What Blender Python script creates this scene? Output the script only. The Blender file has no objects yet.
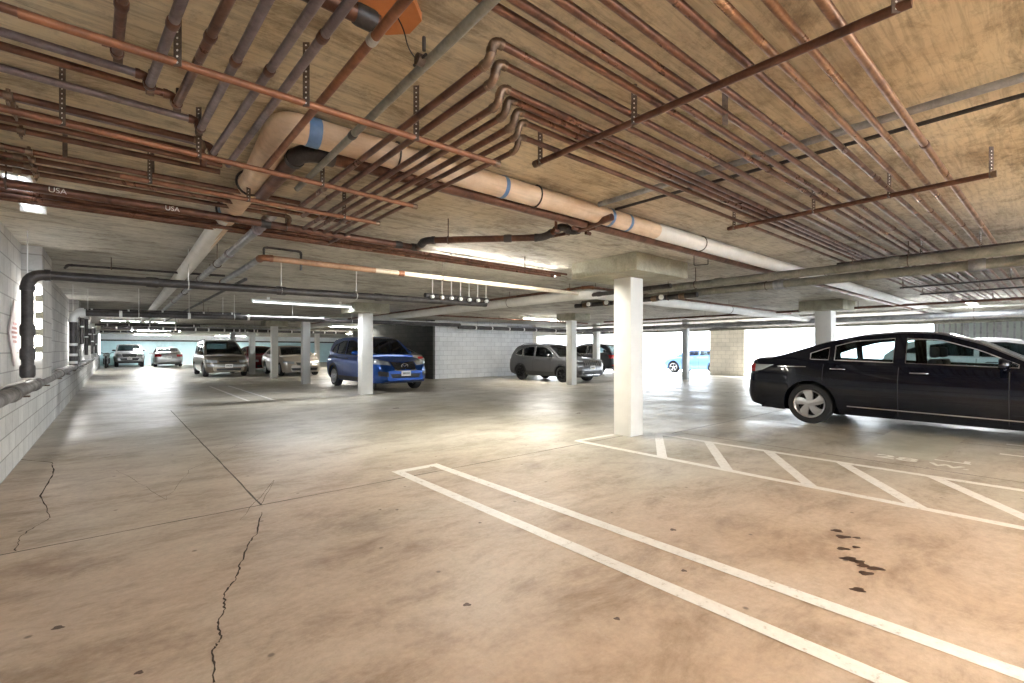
import bpy, bmesh, math, random
from mathutils import Vector, Matrix
random.seed(7)
PI = math.pi
scn = bpy.context.scene
COL = scn.collection

# ------------------------------------------------------------------ survey
# World: X runs along the overhead bundles, Y along the long block wall, Z up, metres.
CAMZ = 1.25
S, C = math.sin(math.radians(40.2)), math.cos(math.radians(40.2))
F = 472.0
CEIL = 2.54

def at(u, v, z):
    """point of the place at height z seen at survey station (u, v)"""
    D = F * (z - CAMZ) / (350.0 - v)
    t = (u - 512.0) / F
    return Vector((D * (S + t * C), D * (C - t * S), z))
def G(u, v): return at(u, v, 0.0)
def x_at(u, y):
    t = (u - 512.0) / F
    return y * (S + t * C) / (C - t * S)
def y_at(u, x):
    t = (u - 512.0) / F
    return x * (C - t * S) / (S + t * C)

# ------------------------------------------------------------------ materials
def nmat(name):
    m = bpy.data.materials.new(name); m.use_nodes = True
    nt = m.node_tree
    return m, nt, nt.nodes['Principled BSDF']
def N(nt, t, **kw):
    n = nt.nodes.new(t)
    for k, v in kw.items(): setattr(n, k, v)
    return n
def noise(nt, vec, scale, detail=5, rough=.6, dist=0.0):
    n = N(nt, 'ShaderNodeTexNoise'); n.inputs['Scale'].default_value = scale
    n.inputs['Detail'].default_value = detail; n.inputs['Roughness'].default_value = rough
    n.inputs['Distortion'].default_value = dist
    if vec is not None: nt.links.new(vec, n.inputs['Vector'])
    return n.outputs['Fac']
def ramp(nt, fac, stops):
    r = N(nt, 'ShaderNodeValToRGB')
    e = r.color_ramp.elements
    while len(e) < len(stops): e.new(0.5)
    for i, (p, c) in enumerate(stops):
        e[i].position = p; e[i].color = (c[0], c[1], c[2], 1) if not isinstance(c, (int, float)) else (c, c, c, 1)
    nt.links.new(fac, r.inputs['Fac'])
    return r.outputs['Color']
def mixc(nt, a, b, fac, mode='MIX'):
    m = N(nt, 'ShaderNodeMix', data_type='RGBA', blend_type=mode)
    for sock, val in ((m.inputs[0], fac), (m.inputs[6], a), (m.inputs[7], b)):
        if isinstance(val, (int, float)): sock.default_value = val
        elif isinstance(val, tuple): sock.default_value = (val[0], val[1], val[2], 1)
        else: nt.links.new(val, sock)
    return m.outputs[2]
def coords(nt, scale=(1, 1, 1)):
    g = N(nt, 'ShaderNodeNewGeometry')
    mp = N(nt, 'ShaderNodeMapping'); mp.inputs['Scale'].default_value = scale
    nt.links.new(g.outputs['Position'], mp.inputs['Vector'])
    return mp.outputs['Vector']
def bump(nt, b, h, strength=.2, dist=.01):
    n = N(nt, 'ShaderNodeBump'); n.inputs['Strength'].default_value = strength
    n.inputs['Distance'].default_value = dist
    nt.links.new(h, n.inputs['Height']); nt.links.new(n.outputs['Normal'], b.inputs['Normal'])

def plain(name, col, rough=.5, metal=0.0, coat=0.0, var=0.0, vscale=6, emit=0.0, spec=None):
    m, nt, b = nmat(name)
    b.inputs['Roughness'].default_value = rough; b.inputs['Metallic'].default_value = metal
    b.inputs['Coat Weight'].default_value = coat
    b.inputs['Coat Roughness'].default_value = .04
    if spec is not None: b.inputs['Specular IOR Level'].default_value = spec
    if var > 0:
        o = N(nt, 'ShaderNodeTexCoord')
        f = noise(nt, o.outputs['Object'], vscale, 6, .65)
        c = ramp(nt, f, [(.3, tuple(x * (1 - var) for x in col)), (.7, tuple(min(1, x * (1 + var)) for x in col))])
        nt.links.new(c, b.inputs['Base Color'])
        nt.links.new(ramp(nt, f, [(.3, min(1, rough + .12)), (.7, max(.02, rough - .08))]), b.inputs['Roughness'])
    else:
        b.inputs['Base Color'].default_value = (*col, 1)
    if emit:
        b.inputs['Emission Color'].default_value = (*col, 1); b.inputs['Emission Strength'].default_value = emit
    return m

def m_floor():
    m, nt, b = nmat('polished_concrete')
    v = coords(nt)
    big = noise(nt, v, .28, 4, .55, .6)
    base = ramp(nt, big, [(.34, (.50, .37, .27)), (.5, (.61, .495, .395)), (.66, (.58, .51, .415))])
    # tan to grey with distance: warm near light, cooler far light put into the colour
    g = N(nt, 'ShaderNodeNewGeometry'); sx = N(nt, 'ShaderNodeSeparateXYZ')
    nt.links.new(g.outputs['Position'], sx.inputs[0])
    my = N(nt, 'ShaderNodeMath', operation='MULTIPLY_ADD'); nt.links.new(sx.outputs['X'], my.inputs[0])
    my.inputs[1].default_value = 1.0; nt.links.new(sx.outputs['Y'], my.inputs[2])
    ad = N(nt, 'ShaderNodeMath', operation='MULTIPLY_ADD'); nt.links.new(noise(nt, v, .45, 4), ad.inputs[0])
    ad.inputs[1].default_value = 4.0; nt.links.new(my.outputs[0], ad.inputs[2])
    dv = N(nt, 'ShaderNodeMath', operation='DIVIDE'); nt.links.new(ad.outputs[0], dv.inputs[0]); dv.inputs[1].default_value = 20
    grey = ramp(nt, noise(nt, v, .8, 5, .6, .5), [(.35, (.40, .385, .31)), (.65, (.60, .58, .52))])
    base = mixc(nt, base, grey, ramp(nt, dv.outputs[0], [(.36, 0.0), (.56, .85)]))
    st = noise(nt, coords(nt, (.8, 1.5, 1)), 1.5, 9, .78, .25)
    base = mixc(nt, base, ramp(nt, st, [(.34, (.46, .39, .33)), (.5, (.84, .81, .78)), (.62, (1, 1, 1))]), .85, 'MULTIPLY')
    fine = noise(nt, v, 22, 6, .75)
    base = mixc(nt, base, ramp(nt, fine, [(.3, .72), (.6, 1.0)]), .6, 'MULTIPLY')
    spots = N(nt, 'ShaderNodeTexVoronoi', voronoi_dimensions='2D'); spots.inputs['Scale'].default_value = 1.1; nt.links.new(v, spots.inputs['Vector'])
    base = mixc(nt, (.09, .065, .05), base, ramp(nt, spots.outputs['Distance'], [(.010, .3), (.018, 1.0)]))
    scuff = noise(nt, coords(nt, (2.0, .8, 1)), 1.1, 10, .82, .3)
    base = mixc(nt, base, (.62, .55, .48), ramp(nt, scuff, [(.58, 0.0), (.78, .55)]))
    nt.links.new(base, b.inputs['Base Color'])
    ra = N(nt, 'ShaderNodeMath', operation='MULTIPLY_ADD'); nt.links.new(ramp(nt, dv.outputs[0], [(.15, 1.0), (.62, 0.0)]), ra.inputs[0]); ra.inputs[1].default_value = .26
    nt.links.new(ramp(nt, noise(nt, v, .9, 6, .65), [(.3, .26), (.7, .50)]), ra.inputs[2]); nt.links.new(ra.outputs[0], b.inputs['Roughness'])
    bump(nt, b, noise(nt, v, 9, 6, .6), .10, .01)
    return m
def m_ceiling():
    m, nt, b = nmat('board_marked_concrete')
    v = coords(nt)
    big = noise(nt, v, .55, 5, .6, .8)
    base = ramp(nt, big, [(.3, (.44, .33, .20)), (.5, (.64, .535, .36)), (.7, (.76, .69, .53))])
    g = N(nt, 'ShaderNodeNewGeometry'); sx = N(nt, 'ShaderNodeSeparateXYZ'); nt.links.new(g.outputs['Position'], sx.inputs[0])
    ad = N(nt, 'ShaderNodeMath', operation='ADD'); nt.links.new(sx.outputs['X'], ad.inputs[0]); nt.links.new(sx.outputs['Y'], ad.inputs[1])
    ad2 = N(nt, 'ShaderNodeMath', operation='MULTIPLY_ADD'); nt.links.new(noise(nt, v, .5, 4), ad2.inputs[0])
    ad2.inputs[1].default_value = 4; nt.links.new(ad.outputs[0], ad2.inputs[2])
    dv = N(nt, 'ShaderNodeMath', operation='DIVIDE'); nt.links.new(ad2.outputs[0], dv.inputs[0]); dv.inputs[1].default_value = 20
    grey = ramp(nt, noise(nt, v, .9, 5, .6, .5), [(.35, (.38, .365, .33)), (.65, (.62, .60, .55))])
    base = mixc(nt, base, grey, ramp(nt, dv.outputs[0], [(.33, 0.0), (.47, .88)]))  # warm light nearby and cooler light beyond are painted into the ceiling colour
    grain = noise(nt, coords(nt, (1.2, 16, 1)), 2.2, 7, .7, .6)
    base = mixc(nt, base, ramp(nt, grain, [(.3, .5), (.55, 1.0)]), .8, 'MULTIPLY')
    base = mixc(nt, base, ramp(nt, noise(nt, v, 9, 8, .75), [(.35, .62), (.5, 1.0)]), .8, 'MULTIPLY')
    blot = noise(nt, coords(nt, (.8, 1.6, 1)), 1.8, 9, .78, .5)
    base = mixc(nt, base, ramp(nt, blot, [(.38, (.40, .36, .32)), (.5, (1, 1, 1))]), .75, 'MULTIPLY')
    nt.links.new(base, b.inputs['Base Color']); b.inputs['Roughness'].default_value = .8
    bump(nt, b, grain, .25, .01)
    return m
def m_block(name, plane, c1, c2, mortar, bw=.406, bh=.203, rough=.85):
    m, nt, b = nmat(name)
    g = N(nt, 'ShaderNodeNewGeometry'); sx = N(nt, 'ShaderNodeSeparateXYZ'); nt.links.new(g.outputs['Position'], sx.inputs[0])
    cb = N(nt, 'ShaderNodeCombineXYZ')
    nt.links.new(sx.outputs['Y' if plane == 'x' else 'X'], cb.inputs[0]); nt.links.new(sx.outputs['Z'], cb.inputs[1])
    br = N(nt, 'ShaderNodeTexBrick'); nt.links.new(cb.outputs[0], br.inputs['Vector'])
    br.inputs['Scale'].default_value = 1; br.inputs['Brick Width'].default_value = bw; br.inputs['Row Height'].default_value = bh
    br.inputs['Mortar Size'].default_value = .008; br.inputs['Mortar Smooth'].default_value = .2
    br.inputs['Color1'].default_value = (*c1, 1); br.inputs['Color2'].default_value = (*c2, 1); br.inputs['Mortar'].default_value = (*mortar, 1)
    v = coords(nt)
    c = mixc(nt, br.outputs['Color'], ramp(nt, noise(nt, v, 1.6, 6, .7, .5), [(.3, .72), (.6, 1.0)]), .7, 'MULTIPLY')
    c = mixc(nt, c, ramp(nt, noise(nt, v, 30, 5, .7), [(.3, .8), (.6, 1.0)]), .6, 'MULTIPLY')
    nt.links.new(c, b.inputs['Base Color']); b.inputs['Roughness'].default_value = rough
    bump(nt, b, br.outputs['Fac'], -.5, .006)
    return m
def m_pipe(name, dark, light, rough=.38, metal=.6, scale=5):
    m, nt, b = nmat(name)
    v = coords(nt)
    f = noise(nt, v, scale, 7, .7, .6)
    c = ramp(nt, f, [(.32, dark), (.62, light)])
    c = mixc(nt, c, ramp(nt, noise(nt, v, 40, 4, .7), [(.3, .65), (.6, 1.0)]), .6, 'MULTIPLY')
    nt.links.new(c, b.inputs['Base Color'])
    nt.links.new(ramp(nt, f, [(.3, rough + .15), (.7, rough - .08)]), b.inputs['Roughness'])
    b.inputs['Metallic'].default_value = metal
    bump(nt, b, noise(nt, v, 60, 4, .7), .12, .002)
    return m
def m_glass(name, tint=(.55, .62, .62), gloss=.05):
    m, nt, b = nmat(name)
    out = nt.nodes['Material Output']
    tr = N(nt, 'ShaderNodeBsdfTransparent'); tr.inputs[0].default_value = (*tint, 1)
    gl = N(nt, 'ShaderNodeBsdfGlossy'); gl.inputs['Roughness'].default_value = gloss; gl.inputs[0].default_value = (1, 1, 1, 1)
    fr = N(nt, 'ShaderNodeFresnel'); fr.inputs[0].default_value = 1.5
    mx = N(nt, 'ShaderNodeMixShader'); nt.links.new(fr.outputs[0], mx.inputs[0])
    nt.links.new(tr.outputs[0], mx.inputs[1]); nt.links.new(gl.outputs[0], mx.inputs[2])
    nt.links.new(mx.outputs[0], out.inputs['Surface'])
    return m
def m_wrap():
    m, nt, b = nmat('insulation_wrap')
    v = coords(nt)
    f = noise(nt, v, 3.5, 5, .6, .4)
    c = ramp(nt, f, [(.3, (.52, .36, .23)), (.65, (.74, .58, .42))])
    c = mixc(nt, c, ramp(nt, noise(nt, coords(nt, (1, 8, 8)), 3, 6, .7, 1), [(.35, .7), (.55, 1.0)]), .5, 'MULTIPLY')
    nt.links.new(c, b.inputs['Base Color']); b.inputs['Roughness'].default_value = .6
    bump(nt, b, noise(nt, v, 14, 5, .6), .4, .008)
    return m
def m_paint_line():
    m, nt, b = nmat('worn_line_paint')
    v = coords(nt)
    f = noise(nt, v, 16, 8, .75)
    c = ramp(nt, f, [(.30, (.36, .28, .21)), (.42, (.75, .72, .68)), (.7, (.86, .84, .80))])
    nt.links.new(c, b.inputs['Base Color']); b.inputs['Roughness'].default_value = .45
    return m
def m_emit(name, col, st):
    m, nt, b = nmat(name)
    b.inputs['Base Color'].default_value = (*col, 1)
    b.inputs['Emission Color'].default_value = (*col, 1); b.inputs['Emission Strength'].default_value = st
    return m
def m_oxide(name, col):
    return m_pipe(name, tuple(x * .55 for x in col), col, .5, .25, 8)

M = dict(
    floor=m_floor(), ceiling=m_ceiling(),
    block_x=m_block('grey_block_wall', 'x', (.62, .60, .57), (.50, .49, .47), (.33, .32, .30)),
    block_low=m_block('pale_block_wall', 'x', (.66, .65, .62), (.56, .55, .53), (.34, .33, .31)),
    block_y=m_block('white_block_wall', 'y', (.74, .75, .75), (.66, .67, .68), (.42, .42, .43)),
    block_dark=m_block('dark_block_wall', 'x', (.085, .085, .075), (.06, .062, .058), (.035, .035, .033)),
    block_cream=m_block('cream_block_wall', 'x', (.74, .70, .62), (.68, .64, .57), (.5, .47, .42)),
    white_wall=plain('white_painted_wall', (.86, .89, .90), .7, var=.06, vscale=2),
    teal_wall=plain('pale_teal_wall', (.55, .76, .79), .6, var=.12, vscale=1.2),
    stucco=plain('white_stucco', (.88, .87, .84), .8, var=.04),
    pavement=plain('pale_pavement', (.62, .61, .59), .8, var=.1, vscale=2),
    concrete_cap=m_pipe('stained_concrete', (.26, .25, .19), (.42, .40, .31), .7, 0, 2.5),
    column=plain('cream_column_paint', (.74, .735, .70), .45, var=.05, vscale=3),
    column_grey=plain('grey_column_paint', (.42, .44, .46), .5, var=.08, vscale=3),
    copper=m_pipe('rust_brown_pipe', (.065, .032, .024), (.23, .11, .072), .30, .6),
    copper_dark=m_pipe('dark_brown_pipe', (.065, .031, .022), (.19, .088, .056), .38, .5),
    iron=m_pipe('dark_cast_iron', (.035, .032, .032), (.085, .075, .072), .45, .4),
    gold=m_pipe('orange_brown_pipe', (.12, .052, .030), (.36, .19, .10), .30, .5),
    orange=m_pipe('orange_rust_bar', (.15, .058, .030), (.31, .125, .058), .45, .3),
    galv=m_pipe('galvanised_pipe', (.24, .25, .265), (.42, .43, .45), .4, .6),
    conduit=m_pipe('pale_conduit', (.42, .41, .38), (.60, .58, .54), .35, .6),
    plum=m_pipe('purple_grey_pipe', (.13, .10, .11), (.28, .23, .24), .36, .55),
    pinkp=plain('pinkish_white_jacket', (.70, .60, .54), .5, var=.1, vscale=4),
    whitep=plain('white_pipe_jacket', (.74, .73, .70), .5, var=.08, vscale=4),
    creamp=m_pipe('cream_pipe', (.50, .36, .24), (.72, .66, .55), .45, .1, 1.5),
    rustcream=m_pipe('rust_stained_pipe', (.30, .15, .08), (.50, .30, .18), .45, .2, 3),
    olive=m_pipe('grey_olive_pipe', (.16, .155, .13), (.30, .295, .25), .5, .2),
    wrap=m_wrap(), tape=plain('blue_tape', (.10, .19, .36), .5, var=.2, vscale=20),
    white=plain('white_enamel', (.8, .8, .78), .4), brass=m_pipe('brass_fitting', (.12, .078, .052), (.27, .18, .12), .4, .6, 12),
    strap=m_pipe('perforated_steel', (.08, .06, .05), (.18, .13, .10), .55, .5, 20),
    paint=m_paint_line(), joint=plain('joint_filler', (.10, .085, .07), .8), crack=plain('crack_shadow_fill', (.05, .035, .025), .9),
    patch=plain('pale_slab_patch', (.46, .44, .36), .4, var=.12, vscale=2),
    oil=plain('oil_stain', (.075, .038, .022), .45),
    rubber=plain('tyre_rubber', (.018, .018, .019), .75), black=plain('black_plastic', (.02, .02, .022), .5),
    gloss_black=plain('gloss_black', (.012, .012, .014), .15, coat=.5),
    chrome=plain('chrome', (.75, .75, .77), .12, 1.0), alloy=plain('silver_alloy', (.62, .62, .64), .28, .9),
    dark_alloy=plain('dark_alloy', (.03, .03, .032), .3, .7), mid_alloy=plain('grey_alloy', (.35, .36, .37), .3, .8),
    glass=m_glass('tinted_car_glass', (.22, .27, .28)), clear=m_glass('clear_car_glass', (.62, .74, .75)),
    lamp_clear=plain('headlamp_glass', (.42, .44, .46), .1, .3, coat=1), lamp_red=plain('red_lamp_lens', (.42, .010, .012), .15, coat=1),
    lamp_amber=plain('amber_lens', (.7, .22, .03), .2, coat=.5),
    plate=plain('plate_white', (.78, .78, .76), .5), seat=plain('seat_fabric', (.06, .06, .065), .8),
    tube=m_emit('fluorescent_tube', (1.0, .97, .88), 30), tube_cool=m_emit('cool_fluorescent_tube', (.92, .97, 1.0), 26),
    tube_warm_added=m_emit('added_warm_tube', (1.0, .92, .80), 30),  # glow of the warm lamps added behind the camera
    tube_dim=m_emit('dim_fluorescent_tube', (.9, .95, 1.0), 1.1),
    daylight=m_emit('daylit_opening', (1.0, .98, .95), 9),
    ledge=m_pipe('ledge_pipe_brown_grey', (.085, .075, .07), (.20, .18, .165), .5, .3),
    sign=plain('pink_sign_face', (.62, .50, .48), .6, var=.12, vscale=25), red_text=plain('faded_red_lettering', (.45, .16, .13), .6),
    white_text=plain('white_stencil_paint', (.80, .78, .72), .6), ink=plain('black_print', (.02, .02, .02), .6),
    mesh_panel=plain('grey_green_sheet', (.40, .45, .43), .45, .3, var=.12, vscale=3),
)

# ------------------------------------------------------------------ mesh helpers
def link(name, me, parent=None, mat=None, smooth=True, ang=40):
    o = bpy.data.objects.new(name, me); COL.objects.link(o)
    if mat is not None: me.materials.append(mat)
    if smooth and me.polygons:
        me.polygons.foreach_set('use_smooth', [True] * len(me.polygons))
        me.set_sharp_from_angle(angle=math.radians(ang))
    if parent is not None: o.parent = parent
    return o
def tomesh(bm, name, parent, mat, smooth=True, ang=40, recalc=True):
    if recalc: bmesh.ops.recalc_face_normals(bm, faces=bm.faces[:])
    me = bpy.data.meshes.new(name); bm.to_mesh(me); bm.free()
    return link(name, me, parent, mat, smooth, ang)
def tag(o, label=None, cat=None, group=None, kind=None):
    if label: o['label'] = label
    if cat: o['category'] = cat
    if group: o['group'] = group
    if kind: o['kind'] = kind
    return o
def empty(name, loc, rz=0, label=None, cat=None, group=None):
    o = bpy.data.objects.new(name, None); COL.objects.link(o); o.location = loc; o.rotation_euler.z = rz
    o.empty_display_size = .1
    return tag(o, label, cat, group)
def abox(bm, x0, x1, y0, y1, z0, z1, bev=0):
    vs = [bm.verts.new((x, y, z)) for x in (x0, x1) for y in (y0, y1) for z in (z0, z1)]
    fs = [bm.faces.new([vs[i] for i in q]) for q in ((0, 1, 3, 2), (4, 6, 7, 5), (0, 4, 5, 1), (2, 3, 7, 6), (0, 2, 6, 4), (1, 5, 7, 3))]
    if bev > 0:
        es = list({e for f in fs for e in f.edges})
        bmesh.ops.bevel(bm, geom=es, offset=bev, segments=2, affect='EDGES', profile=.6)
def box(name, x0, x1, y0, y1, z0, z1, mat, parent=None, bev=0, off=(0, 0, 0)):
    bm = bmesh.new(); abox(bm, min(x0, x1) - off[0], max(x0, x1) - off[0], min(y0, y1) - off[1], max(y0, y1) - off[1], min(z0, z1) - off[2], max(z0, z1) - off[2], bev)
    return tomesh(bm, name, parent, mat)
def atube(bm, pts, r, seg=14, caps=True):
    pts = [Vector(p) for p in pts]
    pts = [p for i, p in enumerate(pts) if i == 0 or (p - pts[i - 1]).length > 1e-5]
    n = len(pts); rings = []
    t0 = (pts[1] - pts[0]).normalized()
    up = Vector((0, 0, 1)) if abs(t0.z) < .9 else Vector((1, 0, 0))
    nrm = (up - t0 * up.dot(t0)).normalized()
    for i in range(n):
        a = (pts[i] - pts[i - 1]).normalized() if i else None
        b = (pts[i + 1] - pts[i]).normalized() if i < n - 1 else None
        t = (a + b).normalized() if a is not None and b is not None else (a or b)
        nrm = (nrm - t * nrm.dot(t)).normalized(); bi = t.cross(nrm)
        k = 1.0
        if a is not None and b is not None: k = 1 / max(.5, math.cos(a.angle(b) / 2))
        rr = r[i] if isinstance(r, (list, tuple)) else r
        rings.append([bm.verts.new(pts[i] + (nrm * math.cos(2 * PI * j / seg) + bi * math.sin(2 * PI * j / seg)) * rr * (1 if k < 1.03 else 1)) for j in range(seg)])
    for i in range(n - 1):
        for j in range(seg):
            bm.faces.new((rings[i][j], rings[i][(j + 1) % seg], rings[i + 1][(j + 1) % seg], rings[i + 1][j]))
    if caps:
        bm.faces.new(rings[0][::-1]); bm.faces.new(rings[-1])
def tube(name, pts, r, mat, parent=None, seg=14, off=Vector((0, 0, 0))):
    bm = bmesh.new(); atube(bm, [Vector(p) - off for p in pts], r, seg)
    return tomesh(bm, name, parent, mat, ang=50)
def fillet(pts, R):
    """round the corners; returns the path and each corner's arc points"""
    pts = [Vector(p) for p in pts]; out = [pts[0]]; arcs = []
    for i in range(1, len(pts) - 1):
        p = pts[i]; a = (pts[i - 1] - p); b = (pts[i + 1] - p)
        rr = min(R, a.length * .45, b.length * .45)
        A = p + a.normalized() * rr; B = p + b.normalized() * rr
        arc = [(A.lerp(p, t)).lerp(p.lerp(B, t), t) for t in [k / 6 for k in range(7)]]
        out += arc; arcs.append((A, arc, B, a.normalized(), b.normalized()))
    out.append(pts[-1]); return out, arcs
def lathe(bm, prof, axis='y', seg=28, cx=0, cy=0, cz=0):
    rings = []
    for (r, h) in prof:
        ring = []
        for j in range(seg):
            a = 2 * PI * j / seg
            if axis == 'y': p = (cx + r * math.cos(a), cy + h, cz + r * math.sin(a))
            elif axis == 'z': p = (cx + r * math.cos(a), cy + r * math.sin(a), cz + h)
            else: p = (cx + h, cy + r * math.cos(a), cz + r * math.sin(a))
            ring.append(bm.verts.new(p))
        rings.append(ring)
    for i in range(len(rings) - 1):
        for j in range(seg):
            bm.faces.new((rings[i][j], rings[i][(j + 1) % seg], rings[i + 1][(j + 1) % seg], rings[i + 1][j]))
    return rings
def prism(bm, poly, z0, z1):
    a = [bm.verts.new((p[0], p[1], z0)) for p in poly]; b = [bm.verts.new((p[0], p[1], z1)) for p in poly]
    n = len(poly)
    bm.faces.new(a[::-1]); bm.faces.new(b)
    for i in range(n): bm.faces.new((a[i], a[(i + 1) % n], b[(i + 1) % n], b[i]))
def lettering(name, body, size, mtx, mat, parent=None, depth=.001, heavy=0.0):
    cu = bpy.data.curves.new(name, 'FONT'); cu.body = body; cu.size = size; cu.extrude = depth
    cu.offset = heavy; cu.align_x = 'CENTER'; cu.align_y = 'CENTER'
    t = bpy.data.objects.new(name + '_source', cu); COL.objects.link(t)
    dg = bpy.context.evaluated_depsgraph_get()
    me = bpy.data.meshes.new_from_object(t.evaluated_get(dg))
    bpy.data.objects.remove(t); me.transform(mtx); me.materials.clear()
    return link(name, me, parent, mat, smooth=False)

# ------------------------------------------------------------------ the shell
def struct(name, *a, **k):
    o = box(name, *a, **k); o['kind'] = 'structure'; return o
XW, XE, YN, YS = -.80, 23.0, 50.0, -14.0
floor = struct('floor', XW - .3, XE + .3, YS, YN + .3, -.3, 0, M['floor'])
struct('ceiling', XW - .3, XE + .3, YS, YN + .3, CEIL, CEIL + .3, M['ceiling'])
# long wall: lower course stands proud as a ledge
wl = struct('wall_west', XW - .35, XW - .06, YS, YN, .88, CEIL, M['block_x'])
struct('wall_west_lower', XW - .35, XW, YS, YN, 0, .88, M['block_low'])
struct('wall_west_pilaster', XW - .06, -.675, 8.30, 9.45, .88, CEIL, M['block_x'])
for i, (a, b) in enumerate(((16.5, 17.6), (25, 26.2), (33.2, 34.3))):
    struct('wall_west_pilaster', XW - .06, -.675, a, b, .88, CEIL, M['block_x'])
struct('wall_north_upper', XW, XE, YN, YN + .3, 2.05, CEIL, M['white_wall'])
struct('wall_north_lower', XW, XE, YN, YN + .3, 0, 2.05, M['teal_wall'])
struct('trim_1', XW, XE, YN - .06, YN, 1.98, 2.10, M['iron'])
# stair core block
struct('wall_core_south', 10.55, 16.25, 17.6, 17.8, 0, CEIL, M['block_y'])
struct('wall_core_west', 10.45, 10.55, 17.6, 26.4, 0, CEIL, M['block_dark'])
struct('wall_core_east', 16.25, 16.45, 17.6, 26.4, 0, CEIL, M['block_cream'])
struct('wall_core_north', 10.45, 16.45, 26.4, 26.6, 0, CEIL, M['block_y'])
# east side: openings to the day between piers
struct('wall_east_pier', XE, XE + .25, 10.05, 11.75, 0, CEIL, M['block_cream'])
struct('wall_east_lintel', XE, XE + .25, -1.0, 30, 2.22, CEIL, M['column_grey'])
struct('wall_east_pier', XE, XE + .25, 24.5, 50, 0, 2.22, M['block_cream'])
struct('wall_east', XE, XE + .25, YS, 3.2, 0, CEIL, M['mesh_panel'])
bm = bmesh.new()
for k in range(30):
    y = 3.1 - k * .16
    abox(bm, XE - .05, XE - .002, y, y + .05, .1, 2.4)
    if k % 5 == 0: abox(bm, XE - .12, XE - .051, y, y + .12, 0, 2.5)
rb = tomesh(bm, 'rib', None, M['galv']); rb.parent = bpy.data.objects['wall_east']
# outside
struct('pavement', XE + .3, 60, -30, 60, -.35, -.05, M['pavement'])
struct('wall_outside', 40, 40.4, -30, 60, -.05, 5.0, M['stucco'])

# ------------------------------------------------------------------ floor joints, cracks, patches and stains (pattern of the floor)
def strip(name, pts, w, mat, z=.0015, jitter=0, sub=1, parent=floor, vary=0):
    P = [Vector((p[0], p[1], 0)) for p in pts]
    if sub > 1:
        Q = []
        for a, b in zip(P[:-1], P[1:]):
            for k in range(sub): Q.append(a.lerp(b, k / sub) + Vector((random.uniform(-1, 1), random.uniform(-1, 1), 0)) * jitter)
        Q.append(P[-1]); P = Q
    bm = bmesh.new(); prev = None
    for i, p in enumerate(P):
        d = (P[min(i + 1, len(P) - 1)] - P[max(i - 1, 0)]).normalized(); n = Vector((-d.y, d.x, 0))
        ww = w * (1 + random.uniform(-vary, vary)) / 2
        cur = [bm.verts.new((*(p + n * ww).xy, z)), bm.verts.new((*(p - n * ww).xy, z))]
        if prev: bm.faces.new((prev[0], prev[1], cur[1], cur[0]))
        prev = cur
    return tomesh(bm, name, parent, mat, smooth=False)
def px(*l): return [G(u, v) for u, v in l]
strip('crack', px((262, 512), (257, 533), (249, 543), (240, 565), (236, 579), (224, 595), (225, 608), (218.7, 622), (221, 639), (213, 650), (214, 683)), .007, M['crack'], .002, .006, 9, vary=.6)
strip('crack', px((14, 459), (52, 462.6), (53.6, 472), (41, 496), (50, 518)), .009, M['crack'], .002, .006, 8, vary=.6)
strip('crack', px((50, 518), (20, 536), (16, 551)), .005, M['crack'], .002, .01, 8, vary=.6)
strip('crack', px((260, 505), (275, 480), (240, 520)), .003, M['crack'], .002, .01, 8, vary=.6)
strip('crack', px((118, 470), (165, 500), (190, 470), (262, 432)), .002, M['crack'], .002, .02, 8, vary=.6)
for y0, x0, x1 in ((4.21, -.8, 6.1), (3.86, 6.4, 22.9), (12.4, -.8, 22.9), (20.5, -.8, 10.4)):
    strip('joint', [(x0, y0), (x1, y0)], .014, M['joint'], .0012, .003, 40, vary=.3)
for x0, y0, y1 in ((.91, 4.2, 12.0), (8.75, -8, 30), (6.55, -4, 3.8), (13.2, -4, 17)):
    strip('joint', [(x0, y0), (x0, y1)], .014, M['joint'], .0012, .003, 40, vary=.3)
p0 = G(843, 449)
bm = bmesh.new()
vs = [bm.verts.new((*G(u, v).xy, .0013)) for u, v in ((855, 449), (906, 424), (982, 428), (932, 461))]
bm.faces.new(vs); tomesh(bm, 'slab_patch', floor, M['patch'], smooth=False)
for (u, v, a, b) in ((837, 531, .045, .03), (843, 537, .06, .03), (857, 538, .03, .02), (843, 549, .05, .025), (856, 547.5, .03, .018), (849, 559, .06, .03),
                     (858, 562, .05, .026), (864, 566, .045, .028), (876, 569, .06, .025), (866, 573.5, .05, .026), (858, 590, .045, .026),
                     (612, 513, .012, .008), (673, 530, .026, .02), (684, 571, .02, .014), (617, 619, .018, .013), (58, 628, .03, .017), (467, 605, .025, .015), (139, 673, .02, .012), (380, 510, .015, .01), (397, 510, .015, .012), (480, 523, .016, .01)):
    bm = bmesh.new(); c = G(u, v); k = 18; ph = random.uniform(0, 6)
    vs = []
    for j in range(k):
        t = 2 * PI * j / k; rr = 1 + .18 * math.sin(3 * t + ph) + .1 * math.sin(5 * t)
        e = Vector((C, -S, 0)) * math.cos(t) * a * .8 * rr + Vector((S, C, 0)) * math.sin(t) * b * rr
        vs.append(bm.verts.new((c.x + e.x, c.y + e.y, .002)))
    bm.faces.new(vs); tomesh(bm, 'oil_stain', floor, M['oil'], smooth=False)

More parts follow.
